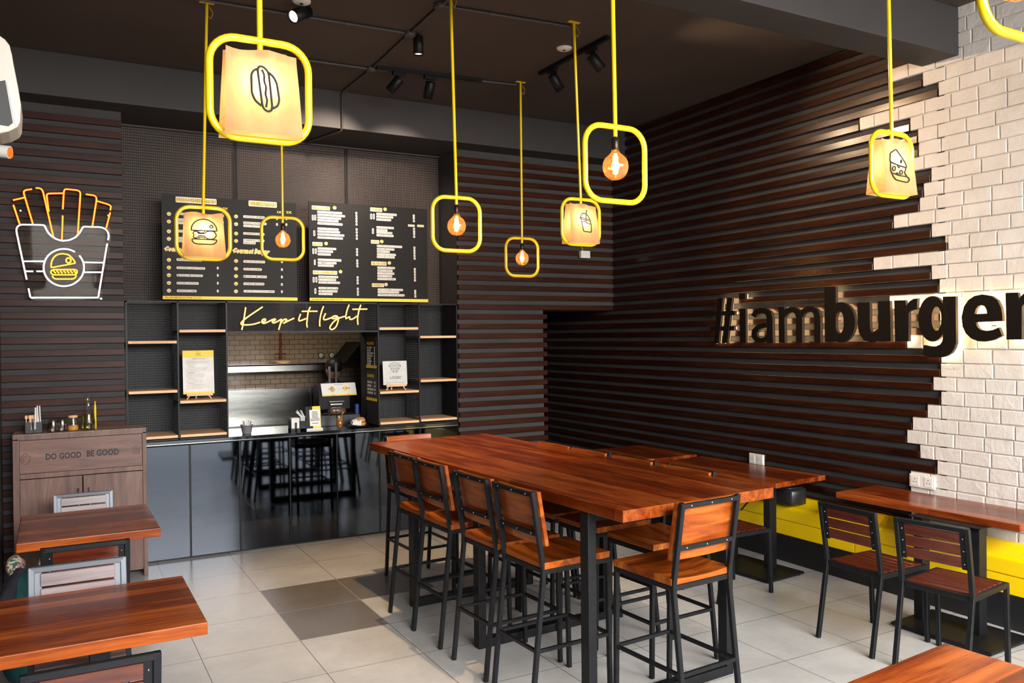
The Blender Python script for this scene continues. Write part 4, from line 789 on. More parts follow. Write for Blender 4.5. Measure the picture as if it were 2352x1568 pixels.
blob(MB(), (3.865, -1.32, .60), (.085, .22, .03), 5, wob=.05, seed=9, rz=R(-8)).build('flap', M['leather'], t, world=True)
MB().tube([(3.84, -1.25, .54), (3.80, -1.16, .50), (3.80, -1.10, .475), (3.79, -1.03, .40), (3.785, -.98, .345)], .007, 8).build('strap', M['leather'], t, world=True)
# ================================================================ outlets and wall boxes
def outlet(label, y, z, w=.20):
    t = thing('power_outlet', label, 'power outlet', (XW-.035, y, z))
    MB().box(XW-.050, y-w/2, z-.045, XW-.034, y+w/2, z+.045).build('faceplate', M['white_plastic'], t, bevel=.003, world=True)
    for k in (-1, 1):
        s = MB().box(XW-.053, y+k*w*.27-.032, z-.034, XW-.049, y+k*w*.27+.032, z+.034).build('socket_module', M['white_plastic'], t, bevel=.002, world=True)
        for a, b in ((0, .014), (-.011, -.006), (.011, -.006)): MB().cyl((XW-.0545, y+k*w*.27+a, z+b), (XW-.052, y+k*w*.27+a, z+b), .003, 8).build('pin_hole', M['black_print'], s, world=True)
outlet('white double power outlet on the slats above the middle bench table', -.925, .752, .165)
outlet('white double power outlet at the foot of the white bricks, over the long bench table', -2.49, .79, .19)
t = thing('wall_box', 'small white junction box hanging on the slats under the drink-cup bag lamp', 'junction box', (3.655, YC-.05, 2.655))
MB().box(3.60, YC-.075, 2.658, 3.715, YC-.034, 2.735).build('box_body', M['white_plastic'], t, bevel=.003, world=True)
MB().tube([(3.64, YC-.05, 2.735), (3.62, YC-.042, 2.80), (3.60, YC-.04, 2.86)], .0025, 6).build('wire', M['yellow'], t, world=True)

# ================================================================ cabinet
t = thing('cabinet', 'grey-brown laminate cabinet lettered DO GOOD BE GOOD, against the slatted wall', 'cabinet', (-1.12, 1.0, 0))
x0, x1, y0, y1, h = -1.565, -.668, .86, 1.168, 1.155
b = MB(); b.box(x0, y0, 0, x0+.042, y1, h-.03); b.box(x1-.03, y0, 0, x1, y1, h-.03); b.box(x0, y0, h-.043, x1, y1, h-.004); b.box(x0+.042, y0, .827, x1-.03, y1, .863); b.box(x0+.04, y0+.02, .05, x1-.03, y1, .07); b.box(x0+.04, y1-.02, 0, x1-.03, y1, h-.04)
b.build('body', M['laminate'], t, bevel=.003, world=True)
MB().box(x0+.001, y0+.003, h-.004, x1-.001, y1, h).build('worn_top', M['laminate_worn'], t, world=True)
d = MB().box(-1.522, y0-.002, .866, -.70, y0+.018, 1.110).build('flap_panel', M['laminate_x'], t, bevel=.002, world=True)
m_ = MB()
put_text(m_, 'DO GOOD', (-1.355, y0-.0035, .958), X, Z, .235, .048, bold=.035)
put_text(m_, 'BE GOOD', (-1.085, y0-.0035, .960), X, Z, .222, .050, bold=.035)
for k in range(4): m_.box(-1.435+k*.018, y0-.0035, .978, -1.428+k*.018, y0-.002, .981); m_.box(-.85+k*.02, y0-.0035, .988, -.842+k*.02, y0-.002, .991)
pts = [(math.cos(a)*(.032+.006*math.sin(5*a)), math.sin(a)*(.034+.006*math.cos(4*a))) for a in [i*.2618 for i in range(24)]]
m_.tube([(-1.485+a, y0-.003, .975+c) for a, c in pts], .0012, 5, closed=True)
m_.tube([(-1.485+a*.5, y0-.003, .975+c*.55) for a, c in pts[3:17]], .0012, 5)
for a, c in (((-.772, 1.013), (-.712, 1.013)), ((-.768, 1.010), (-.762, .958)), ((-.716, 1.010), (-.722, .958)), ((-.762, .958), (-.722, .958)), ((-.752, 1.02), (-.732, 1.02)), ((-.753, 1.005), (-.752, .965)), ((-.742, 1.005), (-.742, .965)), ((-.731, 1.005), (-.732, .965))):
    m_.tube([(a[0], y0-.003, a[1]), (c[0], y0-.003, c[1])], .0011, 5)
m_.build('lettering', M['black_print'], d, world=True)
for a, c, hx in ((-1.522, -1.117, -1.142), (-1.109, -.699, -1.068)):
    d = MB().box(a, y0-.002, .075, c, y0+.018, .822).build('door', M['laminate'], t, bevel=.002, world=True)
    m_ = MB().cyl((hx, y0-.028, .60), (hx, y0-.028, .735), .0055, 12)
    for z in (.615, .725): m_.cyl((hx, y0-.028, z), (hx, y0, z), .004, 8)
    m_.build('handle', M['chrome'], d, world=True)
# on the cabinet
zt = 1.155
t = thing('cutlery_caddy', 'black caddy of wooden spoons and paper straws on the cabinet top', 'caddy', (-1.43, .93, zt))
m_ = MB(); m_.box(-1.487, .90, zt, -1.372, .97, zt+.004)
for a in ((-1.487, .90, -1.484, .97), (-1.375, .90, -1.372, .97), (-1.487, .967, -1.372, .97), (-1.487, .90, -1.447, .903), (-1.412, .90, -1.372, .903), (-1.432, .90, -1.429, .97)): m_.box(a[0], a[1], zt, a[2], a[3], zt+.085)
m_.box(-1.447, .90, zt, -1.412, .903, zt+.03)
m_.build('holder', M['steel_dark'], t, world=True)
random.seed(5)
for i in range(5):
    x = -1.478+i*.012; y = .925+random.uniform(-.01, .02); a = random.uniform(-.03, .012)
    m_ = MB().bar((x, y, zt+.01), (x+a, y, zt+.105), .006, .002); m_.prism([(p, q*1.25) for p, q in rrect(.018, .024, .0085, 4)], (x+a, y+.001, zt+.12), X, Z, (0, -.0025, 0)); m_.build('wooden_spoon', M['spoon_wood'], t, world=True)
for i in range(9):
    x = -1.424+(i % 5)*.010; y = .92+(i//5)*.02; a = random.uniform(-.006, .014)
    MB().cyl((x, y, zt+.01), (x+a-.006, y+.004, zt+.20+random.uniform(-.012, .006)), .0042, 8).build('paper_straw', M['paper_white'], t, world=True)
def tumbler(x, y, lb):
    m_ = MB().lathe([(.0, .0), (.036, 0), (.0375, .003), (.030, .092), (.028, .096), (0, .096)], (x, y, zt), 20)
    tag(m_.build('tumbler', M['frost_glass']), lb, 'glass', 'upturned tumblers on the cabinet')
tumbler(-1.305, .93, 'upturned grey tumbler on the cabinet, beside the straw caddy'); tumbler(-1.245, .95, 'upturned grey tumbler on the cabinet, touching the spice jar')
t = thing('glass_jar', 'small glass jar with wooden lid holding orange grains, on the cabinet', 'jar', (-1.172, .96, zt))
MB().lathe([(0, 0), (.036, 0), (.040, .012), (.038, .05), (.030, .085), (.029, .10)], (-1.172, .96, zt), 22).build('jar_glass', M['clear_glass'], t, world=True)
MB().lathe([(.031, .0), (.034, .003), (.034, .012), (.028, .018), (0, .018)], (-1.172, .96, zt+.10), 22).build('lid', M['spoon_wood'], t, world=True)
MB().lathe([(0, .003), (.034, .003), (.038, .012), (.0365, .04), (0, .044)], (-1.172, .96, zt), 22).build('contents', M['honey'], t, world=True)
t = thing('water_carafe', 'tall glass carafe of yellow lemon water on the cabinet', 'carafe', (-1.068, .95, zt))
MB().lathe([(0, 0), (.046, 0), (.050, .012), (.049, .06), (.040, .125), (.028, .175), (.023, .20), (.022, .235), (.030, .262), (.033, .272)], (-1.068, .95, zt), 26).build('carafe_glass', M['clear_glass'], t, world=True)
MB().lathe([(0, .004), (.046, .004), (.0485, .012), (.0475, .06), (.0395, .122), (0, .124)], (-1.068, .95, zt), 26).build('lemon_water', M['lemon_water'], t, world=True)
tag(MB().lathe([(0, 0), (.008, 0), (.0085, .01), (.0085, .17), (.005, .19), (.005, .215), (0, .215)], (-1.018, 1.005, zt), 14).build('squeeze_bottle', M['yellow']), 'thin yellow bottle standing behind the carafe', 'bottle')

# bundle of clothes and bag by the left wall
t = thing('cloth_bundle', 'teal bag with a floral scarf and dark jacket heaped by the left tables', 'bag', (-1.46, -.85, 0))
blob(MB(), (-1.455, -.98, .30), (.115, .16, .30), 2.6, wob=.06, seed=2).build('teal_bag', M['teal'], t, world=True)
blob(MB(), (-1.495, -.86, .60), (.045, .09, .06), 2.2, wob=.25, seed=3).build('floral_scarf', M['floral'], t, world=True)
blob(MB(), (-1.355, -.92, .575), (.035, .10, .075), 2.2, wob=.25, seed=7).build('floral_scarf', M['floral'], t, world=True)
MB().tube([(-1.46, -.98, .60), (-1.49, -1.05, .54), (-1.53, -1.12, .47), (-1.56, -1.17, .40)], [.03, .042, .045, .04], 12).build('dark_sleeve', M['dark_cloth'], t, world=True)
blob(MB(), (-1.545, -1.21, .40), (.026, .03, .03), 2, wob=.03, seed=8).build('beige_cuff', M['spoon_wood'], t, world=True)
# ================================================================ pendants
def bag_mesh(mb, w0=.248, w1=.226, h=.278, d0=.125, d1=.05, wav=.006, seed=0, tl=0.0):
    """brown paper bag: wide at the bottom, pinched flat at the wavy open top, gusseted sides"""
    random.seed(seed); nx, nz = 10, 10; front = []; back = []
    ph = random.uniform(0, 6)
    def P(u, v, side):
        w = w0+(w1-w0)*v; d = (d0+(d1-d0)*min(1, v*1.06))/2
        z = h*v+(wav*math.sin(u*4.2+ph)*v**4-tl*u*v**3)
        y = side*(d+.003*math.sin(7*v+3*u+ph)*(1-v)+.0015*math.sin(11*u))
        return (u*w/2, y, z)
    vs = []
    for side in (-1, 1):
        for j in range(nz+1):
            for i in range(nx+1): vs.append(P(i/nx*2-1, j/nz, side))
    n = (nx+1)*(nz+1); fs = []
    for j in range(nz):
        for i in range(nx):
            a = j*(nx+1)+i; fs.append((a, a+1, a+nx+2, a+nx+1)); fs.append((n+a+1, n+a, n+a+nx+1, n+a+nx+2))
    # gussets
    g0 = len(vs)
    for s, i in ((-1, 0), (1, nx)):
        for j in range(nz+1):
            v = j/nz; w = w0+(w1-w0)*v; vs.append((s*(w/2-.032*min(1, v*2.2)), 0, h*v))
    for q, (i, g) in enumerate(((0, g0), (nx, g0+nz+1))):
        for j in range(nz):
            a = j*(nx+1)+i; fs.append((a, a+nx+1, g+j+1, g+j)); fs.append((n+a, g+j, g+j+1, n+a+nx+1))
    # bottom
    for i in range(nx): fs.append((i, i+1, n+i+1, n+i))
    fs.append((0, n, g0)); fs.append((nx, n+nx, g0+nz+1))
    mb.add(vs, fs, 0, False)
    return lambda u, v: (u, -((d0+(d1-d0)*min(1, (v/h)*1.06))/2+.0085), v)
def pendant(top, flange, label, kind, drawing=None, seed=0, group=None, H=.35, dsc=1.0, tl=0):
    """top = point where the rod meets the frame; flange = where it is screwed to the ceiling"""
    t = thing('bag_pendant_lamp' if kind == 'bag' else 'bulb_pendant_lamp', label, 'pendant lamp', (top[0], top[1], top[2]-H), 0, group)
    x, y, z = top; r = .0125; Wd = .345
    fx, fy, fz = flange
    fr = rrect(Wd-2*r, H-2*r, .085, 8)
    MB().tube([(x+a, y, z-H/2+b) for a, b in fr], r, 12, closed=True).build('frame', M['yellow'], t, world=True)
    MB().tube([(fx, fy, fz-.004), (x, y, z), (x, y, z-.058)], .0098, 12).build('rod', M['yellow'], t, world=True)
    MB().box(fx-.045, fy-.015, fz-.006, fx+.045, fy+.015, fz-.001).build('ceiling_flange', M['yellow'], t, world=True)
    MB().tube([(fx+.012, fy-.01, fz-.03), (fx+.035, fy-.015, fz-.07), (fx+.02, fy-.015, fz-.11), (fx+.005, fy-.012, fz-.09)], .003, 6).build('wire_loop', M['copper_wire'], t, world=True)
    s = MB().lathe([(0, 0), (.010, 0), (.013, -.008), (.015, -.012), (.0165, -.02), (.0165, -.055), (.0145, -.06), (0, -.06)], (x, y, z-.056), 16)
    s.build('socket', M['socket'], t, world=True)
    c = z-.188
    if kind == 'bulb':
        prof = [(.0005, -.057), (.018, -.054), (.034, -.046), (.047, -.032), (.055, -.014), (.057, .004), (.054, .022), (.046, .038), (.034, .05), (.022, .060), (.0175, .068), (.0165, .078)]
        b = MB().lathe(prof, (x, y, c), 28).build('bulb', M['amber_glass'], t, world=True)
        f = MB(); pts = []
        for i in range(90):
            a = i*.62; pts.append((x+.011*math.cos(a), y+.011*math.sin(a), c+.05-i*.00088))
        f.tube(pts, .0018, 5); f.tube([(x, y, c+.06), (x, y, c-.03)], .0012, 5)
        f.build('filament', M['filament'], b, world=True)
        MB().lathe([(0, -.056), (.008, -.052), (.004, -.044), (0, -.04)], (x, y, c), 10).build('glass_tip', M['amber_glass'], b, world=True)
        l = lamp('POINT', 'bulb_light', (x, y, c), 3.6, (1, .62, .30), .02); l.parent = t; l.location = l.location-t.location
    else:
        b0 = z-H+.020
        m_ = MB(); P = bag_mesh(m_, seed=seed, tl=tl)
        o = m_.build('paper_bag', M['kraft'], t); o.location = (0, .0, b0-(z-H))
        dr = MB()
        for st in drawing:
            p = rounded(st, .008) if len(st) > 3 else st
            dr.tube([P(u*dsc, v) for u, v in p], .0037, 6)
        q = dr.build('printed_drawing', M['black_print'], o)
        l = lamp('POINT', 'bag_light', (x, y, c+.02), 2.6, (1, .70, .38), .022); l.parent = t; l.location = l.location-t.location
    return t
gb = 'bare bulb pendants'; gg = 'paper bag pendants'
pendant((2.235, .00, 2.69), (2.225, -.02, ZC), 'smallest square yellow pendant with bare bulb, over the far end of the high table', 'bulb', group=gb)
pendant((.265, .27, 2.785), (.251, .219, ZC), 'square yellow pendant with bare bulb hanging before the left menu board', 'bulb', group=gb)
pendant((.869, -1.59, 2.701), (.91, -1.45, ZC), 'square yellow pendant with bare bulb beside the right menu board', 'bulb', group=gb)
pendant((.865, -3.23, 2.761), (.872, -3.20, ZC), 'large square yellow pendant with bare bulb in front of the slatted corner', 'bulb', group=gb)
pendant((.875, -4.95, 2.93), (.86, -4.9, ZC), 'square yellow pendant cut off by the top right corner, over the white bricks', 'bulb', group=gb)
pendant((-.683, -3.38, 2.835), (-.69, -3.42, ZC), 'largest paper bag pendant, printed with a hot dog, at the upper left', 'bag', D_HOT, 1, gg)
pendant((-.458, -.68, 2.682), (-.402, -.558, ZC), 'paper bag pendant printed with a chicken burger, in front of the left menu', 'bag', D_BUR, 5, gg)
pendant((2.02, -1.23, 2.825), (1.885, -1.368, ZC), 'paper bag pendant printed with a drink cup and straw', 'bag', D_CUP, 3, gg, tl=.008)
pendant((2.499, -3.39, 2.878), (2.43, -3.42, ZC), 'paper bag pendant printed with a bitten cheese burger, before the white bricks', 'bag', D_CHS, 4, gg, dsc=1.0)

# ================================================================ ceiling conduits, track spots
t = thing('conduit_run', 'dark conduit pipes branching over the ceiling and down the back beam', 'conduit', (.95, -.5, ZC-.02))
zc_ = ZC-.012
def cond(pts): MB().tube(pts, .010, 8).build('conduit_pipe', M['cord'], t, world=True)
cond([(.945, -3.4, zc_), (.940, -1.23, zc_), (.95, -.67, zc_), (.97, .2, zc_), (.955, .86, zc_), (.952, .915, zc_-.02), (.952, .918, ZB+.01), (.95, .95, ZB-.012), (.80, YM-.06, ZB-.012)])
cond([(XL+.1, -.60, zc_), (-.371, -.613, zc_), (.95, -.67, zc_)]); cond([(.935, -1.23, zc_), (1.89, -1.31, zc_)]); cond([(.273, .23, zc_), (.97, .2, zc_), (2.22, .03, zc_)])
for x, y in ((.938, -1.23), (.95, -.67), (.97, .20)):
    MB().lathe([(0, -.022), (.036, -.022), (.042, -.012), (.042, .008)], (x, y, zc_), 16).build('junction_cap', M['cord'], t, world=True)
for pts in ([(.2, -.638, zc_)], [(.5, -.65, zc_)], [(1.3, -1.262, zc_)], [(.6, .215, zc_)]):
    MB().cyl((pts[0][0]-.018, pts[0][1], zc_), (pts[0][0]+.018, pts[0][1], zc_), .013, 10).build('coupling', M['cord'], t, world=True)
def track(label, a, b):
    o = MB().bar((a[0], a[1], ZC-.014), (b[0], b[1], ZC-.014), .034, .026).build('track_rail', M['steel_black']); tag(o, label, 'track rail', 'track rails on the ceiling'); return o
track('black track rail on the ceiling in front of the back beam', (.99, .135), (1.89, .055))
track('black track rail pointing toward the camera, over the paper cup lamp', (2.235, -.33), (2.245, -1.27))
def spot(label, base, d, lit, L_=.125, r=.034, track_h=True, drop=.075):
    t = thing('spotlight', label, 'spotlight', (base[0], base[1], ZC-.027 if track_h else ZC), 0, 'black cylinder spotlights')
    d = Vector(d).normalized(); z0 = ZC-.027 if track_h else ZC-.001
    if track_h:
        if abs(base[2]) < .5: MB().box(base[0]-.055, base[1]-.018, z0-.034, base[0]+.055, base[1]+.018, z0).build('adapter', M['steel_black'], t, bevel=.003, world=True)
        else: MB().box(base[0]-.018, base[1]-.055, z0-.034, base[0]+.018, base[1]+.055, z0).build('adapter', M['steel_black'], t, bevel=.003, world=True)
        z0 -= .034
    piv = Vector((base[0], base[1], z0-.03))
    MB().cyl((base[0], base[1], z0), piv, .008, 10).build('bracket', M['steel_black'], t, world=True)
    c0_ = piv-d*.012; c1_ = piv+d*L_
    a, b = frame_from(d)
    m_ = MB(); n = 28; prof = [(0, 0), (r*.92, 0), (r, .004), (r, L_), (r*.9, L_), (r*.86, L_-.018), (0, L_-.018)]
    vs = []; fs = []
    for (q, h) in prof:
        for k in range(n): th = 2*math.pi*k/n; vs.append(c0_+d*h+a*(q*math.cos(th))+b*(q*math.sin(th)))
    for i in range(len(prof)-1):
        for k in range(n): fs.append((i*n+k, i*n+(k+1) % n, (i+1)*n+(k+1) % n, (i+1)*n+k))
    m_.add(vs, fs, 0, True); hd = m_.build('lamp_head', M['steel_black'], t, world=True)
    e = c0_+d*(L_-.012)
    ms = [e+a*(r*.84*math.cos(2*math.pi*k/n))+b*(r*.84*math.sin(2*math.pi*k/n)) for k in range(n)]
    MB().add(ms, [tuple(range(n))]).build('lens', M[lit], hd, world=True)
    return e, d
e0, d0_ = spot('lit black spotlight at the top of the picture right of the hot dog bag', (.185, -.78, 0), (-.72, -.42, -.50), 'lamp_face', .16, .042, False)
spot('short black ceiling cylinder with a warm lens, beside the conduit junction', (1.02, -.66, 0), (0, 0, -1), 'lamp_face_warm', .13, .036, False)
e1, d1 = spot('black spotlight tilted left on the rail by the back beam', (1.175, .118, 0), (-.62, .5, -.85), 'lamp_off', .135, .040)
e2, d2 = spot('black spotlight pointing almost straight down on the rail by the back beam', (1.44, .094, 0), (-.05, .45, -.95), 'lamp_off', .135, .040)
e3, d3 = spot('black spotlight on the right rail, end nearer the back beam', (2.238, -.52, 1), (.75, .1, -.9), 'lamp_off', .135, .040)
e4, d4 = spot('black spotlight on the right rail, end nearer the camera', (2.243, -1.06, 1), (.75, -.2, -.9), 'lamp_off', .135, .040)
lamp('SPOT', 'spot_beam', e0+d0_*.03, 60, (1, .76, .6), .03, aim=e0+d0_*2, angle=60)
lamp('SPOT', 'spot_beam', e1+d1*.03, 130, (1, .78, .62), .03, aim=(.55, YM, 2.9), angle=70)
lamp('SPOT', 'spot_beam', e2+d2*.03, 130, (1, .78, .62), .03, aim=(1.5, YM, 2.8), angle=70)
lamp('SPOT', 'spot_beam', e3+d3*.03, 70, (1, .72, .45), .03, aim=(XW, -1.6, 2.2), angle=75)
lamp('SPOT', 'spot_beam', e4+d4*.03, 170, (1, .66, .38), .03, aim=(XW, -3.1, 2.5), angle=95)
lamp('SPOT', 'spot_beam', (1.02, -.66, 3.84), 430, (1, .66, .36), .025, aim=(1.0, -.66, 0), angle=62)
for x, y, lb in ((.13, -.86, 'white round ceiling disc behind the lit spotlight'), (2.105, -.90, 'white round ceiling disc beside the right track rail')):
    t = thing('ceiling_disc', lb, 'smoke detector', (x, y, ZC)); MB().lathe([(0, -.018), (.045, -.016), (.058, -.008), (.06, 0)], (x, y, ZC-.001), 24).build('cover', M['white_plastic'], t, world=True)
    MB().lathe([(0, -.020), (.012, -.020), (.013, -.017)], (x, y, ZC-.001), 12).build('sensor', M['steel_dark'], t, world=True)
# ================================================================ air conditioner and wall camera on the left wall
t = thing('air_conditioner', 'beige air conditioner unit high on the left wall, cut by the picture edge', 'air conditioner', (XL+.12, -3.2, 2.46))
prof = [(XL+.002, 2.44), (-1.424, 2.467), (-1.401, 2.475), (-1.378, 2.491), (-1.371, 2.507), (-1.368, 2.56), (-1.375, 2.612), (-1.386, 2.68), (-1.390, 2.709), (-1.396, 2.737), (-1.407, 2.752), (-1.43, 2.768), (XL+.002, 2.80)]
MB().prism(prof, (0, -3.25, 0), X, Z, (0, .16, 0)).build('housing', mat('aged_beige_plastic', (.40, .35, .29), .4), t, bevel=.005, world=True)
MB().prism([(-1.55, 2.50), (-1.401, 2.491), (-1.390, 2.502), (-1.408, 2.628), (-1.43, 2.62), (-1.55, 2.52)], (0, -3.253, 0), X, Z, (0, .004, 0)).build('air_outlet', M['black_plinth'], t, world=True)
MB().prism([(-1.383, 2.493), (-1.377, 2.509), (-1.395, 2.629), (-1.402, 2.621)], (0, -3.254, 0), X, Z, (0, .004, 0)).build('reflection_strip', M['chrome'], t, world=True)  # chrome strip added for the shiny reflection beside the outlet
MB().prism([(-1.445, 2.495), (-1.432, 2.495), (-1.448, 2.60), (-1.462, 2.59)], (0, -3.262, 0), X, Z, (0, .010, 0)).build('vane', M['white_plastic'], t, world=True)
t = thing('wall_camera', 'small white security camera with glowing orange lens on the left wall', 'security camera', (XL+.03, -1.95, 2.66))
MB().box(XL, -2.0, 2.63, XL+.012, -1.9, 2.72).build('mounting_plate', M['white_plastic'], t, bevel=.003, world=True)
MB().cyl((XL+.01, -1.95, 2.675), (XL+.13, -2.0, 2.66), .026, 16).build('camera_body', M['white_plastic'], t, world=True)
MB().cyl((XL+.13, -2.0, 2.66), (XL+.20, -2.03, 2.65), .027, 16).build('hood', M['white_plastic'], t, world=True)
MB().cyl((XL+.198, -2.029, 2.65), (XL+.203, -2.031, 2.65), .024, 16).build('lens', mat('orange_lens_glow', (.5, .10, .02), .2, emit=(1, .2, .02), strength=.7), t, world=True)

# ================================================================ easel cards and things on the counter
def easel_card(label, x0, x1, z0, z1, y, kind):
    zb = z0-.065 if kind == 'notice' else z0-.05
    w = x1-x0; cx = (x0+x1)/2; zb = SHELF[kind]
    tilt = .07; t = thing('easel_card', label, 'card on easel', (cx, y, zb))
    h = z1-z0; ux = X; uy = Vector((0, tilt, 1)).normalized(); nrm = Vector((0, -1, tilt)).normalized()
    o = Vector((x0, y, z0))
    MB().add([o, o+ux*w, o+ux*w+uy*h, o+uy*h]+[p-nrm*.005 for p in (o, o+ux*w, o+ux*w+uy*h, o+uy*h)], [(0, 1, 2, 3), (7, 6, 5, 4), (0, 4, 5, 1), (1, 5, 6, 2), (2, 6, 7, 3), (3, 7, 4, 0)]).build('card', M['paper_white' if kind == 'notice' else 'card_grey'], t, world=True)
    o2 = o+nrm*.0012; o3 = o+nrm*.0024; bk = MB()
    q = lambda a, b, lift=o3: lift+ux*(a*w)+uy*(b*h)
    def rect(mb, a, b, c, d, lift): mb.add([q(a, b, lift), q(c, b, lift), q(c, d, lift), q(a, d, lift)], [(0, 1, 2, 3)])
    if kind == 'notice':
        m_ = MB(); rect(m_, 0, .835, 1, 1, o2); rect(m_, 0, 0, 1, .05, o2); m_.build('yellow_header', M['yellow_print'], t, world=True)
        put_text(bk, 'BURGERS YOU CAN TRUST', q(.32, .80), ux, uy, w*.4, h*.018)
        random.seed(2)
        for i in range(22):
            v = .75-i*.03
            if i in (4, 9, 13, 17): rect(bk, .16, v, .36, v+.006, o3)
            else: rect(bk, .1, v, .1+random.uniform(.3, .78), v+.0028, o3)
        pt = [(-.05, .03), (-.06, .07), (0, .10), (.06, .07), (.05, .03)]
        for s in (pt, [(-.075, -.05), (-.05, -.03), (-.05, .03), (.05, .03), (.05, -.03), (.075, -.05), (-.075, -.05)], [(-.02, -.03), (-.02, .03)], [(.02, -.03), (.02, .03)], [(0, -.03), (0, .03)]):
            bk.tube([q(.5+a*1.2, .915+b*.7) for a, b in s], .0009, 5)
        bk.build('print', M['black_print'], t, world=True)
    else:
        for rr, c in ((.31, .70), (.215, .64), (.12, .585)):
            for k in (0, .085):
                bk.tube([q(.5+(rr-k*.35)*math.sin(R(a)), c-.12+(rr+.06-k)*math.cos(R(a))*.95) for a in range(-50, 51, 10)], .0013, 5)
            for sg in (-1, 1): bk.tube([q(.5+sg*(rr-.0)*math.sin(R(50)), c-.12+(rr+.06)*.61), q(.5+sg*(rr-.03)*math.sin(R(50)), c-.12+(rr-.025)*.61)], .0022, 5)
        put_text(bk, 'LOGIN', q(.29, .245), ux, uy, w*.42, h*.12); put_text(bk, '*', q(.73, .32), ux, uy, w*.04, h*.04)
        put_text(bk, 'FREE JUST LINK UP TO EARTH NETWORK', q(.13, .075), ux, uy, w*.72, h*.028)
        bk.build('print', M['black_print'], t, world=True)
    e = MB(); e.box(cx-w*.40, y-.016, z0-.016, cx+w*.44, y-.001, z0+.006)
    for sg in (-1, 1): e.bar((cx+sg*w*.30, y-.004, z0-.01), (cx+sg*w*.40, y-.012, zb+.0015), .014, .008)
    e.bar((cx-.01, y+.02, z0+.1), (cx-.012, y+.085, zb+.004), .014, .008); e.build('easel', M['pine'], t, world=True)
SHELF = {'notice': 1.328, 'wifi': 1.332}
easel_card('tall white notice card with yellow header on a small easel on the shelving', -.335, -.082, 1.373, 1.745, 1.33, 'notice')
easel_card('square grey LOGIN card with sausage wifi symbol on a small easel', 1.455, 1.70, 1.383, 1.612, 1.33, 'wifi')
zc0 = 1.0
# tub of sachets
t = thing('sachet_tub', 'small metal tub of white paper sachets alone at the left of the counter', 'tub', (.19, 1.36, zc0))
MB().lathe([(0, .001), (.036, .001), (.040, .01), (.052, .075), (.058, .078), (.058, .082), (.049, .08), (.038, .012), (0, .012)], (.19, 1.36, zc0), 20).build('tub_body', M['tub_steel'], t, world=True)
random.seed(11); m_ = MB()
for i in range(14):
    a = random.uniform(0, 6.28); r = random.uniform(0, .03); p = Vector((.19+r*math.cos(a), 1.36+r*math.sin(a), zc0+.06)); d = Vector((random.uniform(-.3, .3), random.uniform(-.3, .3), 1)).normalized()
    m_.bar(p, p+d*random.uniform(.04, .062), .03, .003, up=(math.cos(a), math.sin(a), 0))
m_.build('paper_sachets', M['paper_white'], t, world=True)
# napkin and straw dispenser
t = thing('napkin_dispenser', 'black dispenser of napkins and bent white straws on the counter', 'dispenser', (.64, 1.40, zc0))
f = MB(); f.box(.575, 1.35, zc0, .715, 1.45, zc0+.02); f.box(.575, 1.35, zc0, .580, 1.45, zc0+.09); f.box(.615, 1.35, zc0, .632, 1.353, zc0+.075); f.box(.66, 1.35, zc0, .715, 1.45, zc0+.085); f.box(.58, 1.447, zc0, .66, 1.45, zc0+.09)
f.build('holder', M['steel_black'], t, bevel=.002, world=True)
MB().box(.585, 1.362, zc0+.02, .658, 1.44, zc0+.115).build('napkins', M['paper_white'], t, bevel=.004, world=True)
random.seed(4)
for i in range(9):
    x = .672+(i % 5)*.008; y = 1.37+(i//5)*.03; a = random.uniform(-.05, -.015)
    MB().tube([(x, y, zc0+.05), (x+.004, y, zc0+.12), (x+a, y, zc0+.165+random.uniform(0, .02))], .0035, 7).build('paper_straw', M['paper_white'], t, world=True)
# card stand
t = thing('card_stand', 'small yellow and black stand card with white text panel on the counter', 'card stand', (.79, 1.34, zc0))
MB().box(.715, 1.33, zc0, .865, 1.375, zc0+.014).build('base', M['white_plastic'], t, bevel=.002, world=True)
o = Vector((.718, 1.35, zc0+.014)); uy = Vector((0, .16, 1)).normalized(); nn = Vector((0, -1, .16)).normalized()
def sheet(nm, a, b, c, d, lift, mt):
    MB().add([o+X*a+uy*b+nn*lift, o+X*c+uy*b+nn*lift, o+X*c+uy*d+nn*lift, o+X*a+uy*d+nn*lift]+[o+X*a+uy*b+nn*(lift-.0012), o+X*c+uy*b+nn*(lift-.0012), o+X*c+uy*d+nn*(lift-.0012), o+X*a+uy*d+nn*(lift-.0012)], [(0, 1, 2, 3), (7, 6, 5, 4), (0, 4, 5, 1), (1, 5, 6, 2), (2, 6, 7, 3), (3, 7, 4, 0)]).build(nm, M[mt], t, world=True)
sheet('black_card', 0, 0, .142, .20, 0, 'board_black'); sheet('yellow_band', .062, 0, .136, .20, .0015, 'yellow_print'); sheet('text_panel', .034, .02, .132, .168, .003, 'white')
m_ = MB()
for i, w_ in enumerate((.05, .055, .06, .055, .06, .085, .085, 0, .06)):
    if w_: m_.add([o+X*(.083-w_/2)+uy*(.146-i*.013)+nn*.0042, o+X*(.083+w_/2)+uy*(.146-i*.013)+nn*.0042, o+X*(.083+w_/2)+uy*(.151-i*.013)+nn*.0042, o+X*(.083-w_/2)+uy*(.151-i*.013)+nn*.0042], [(0, 1, 2, 3)])
m_.build('print', M['black_print'], t, world=True)
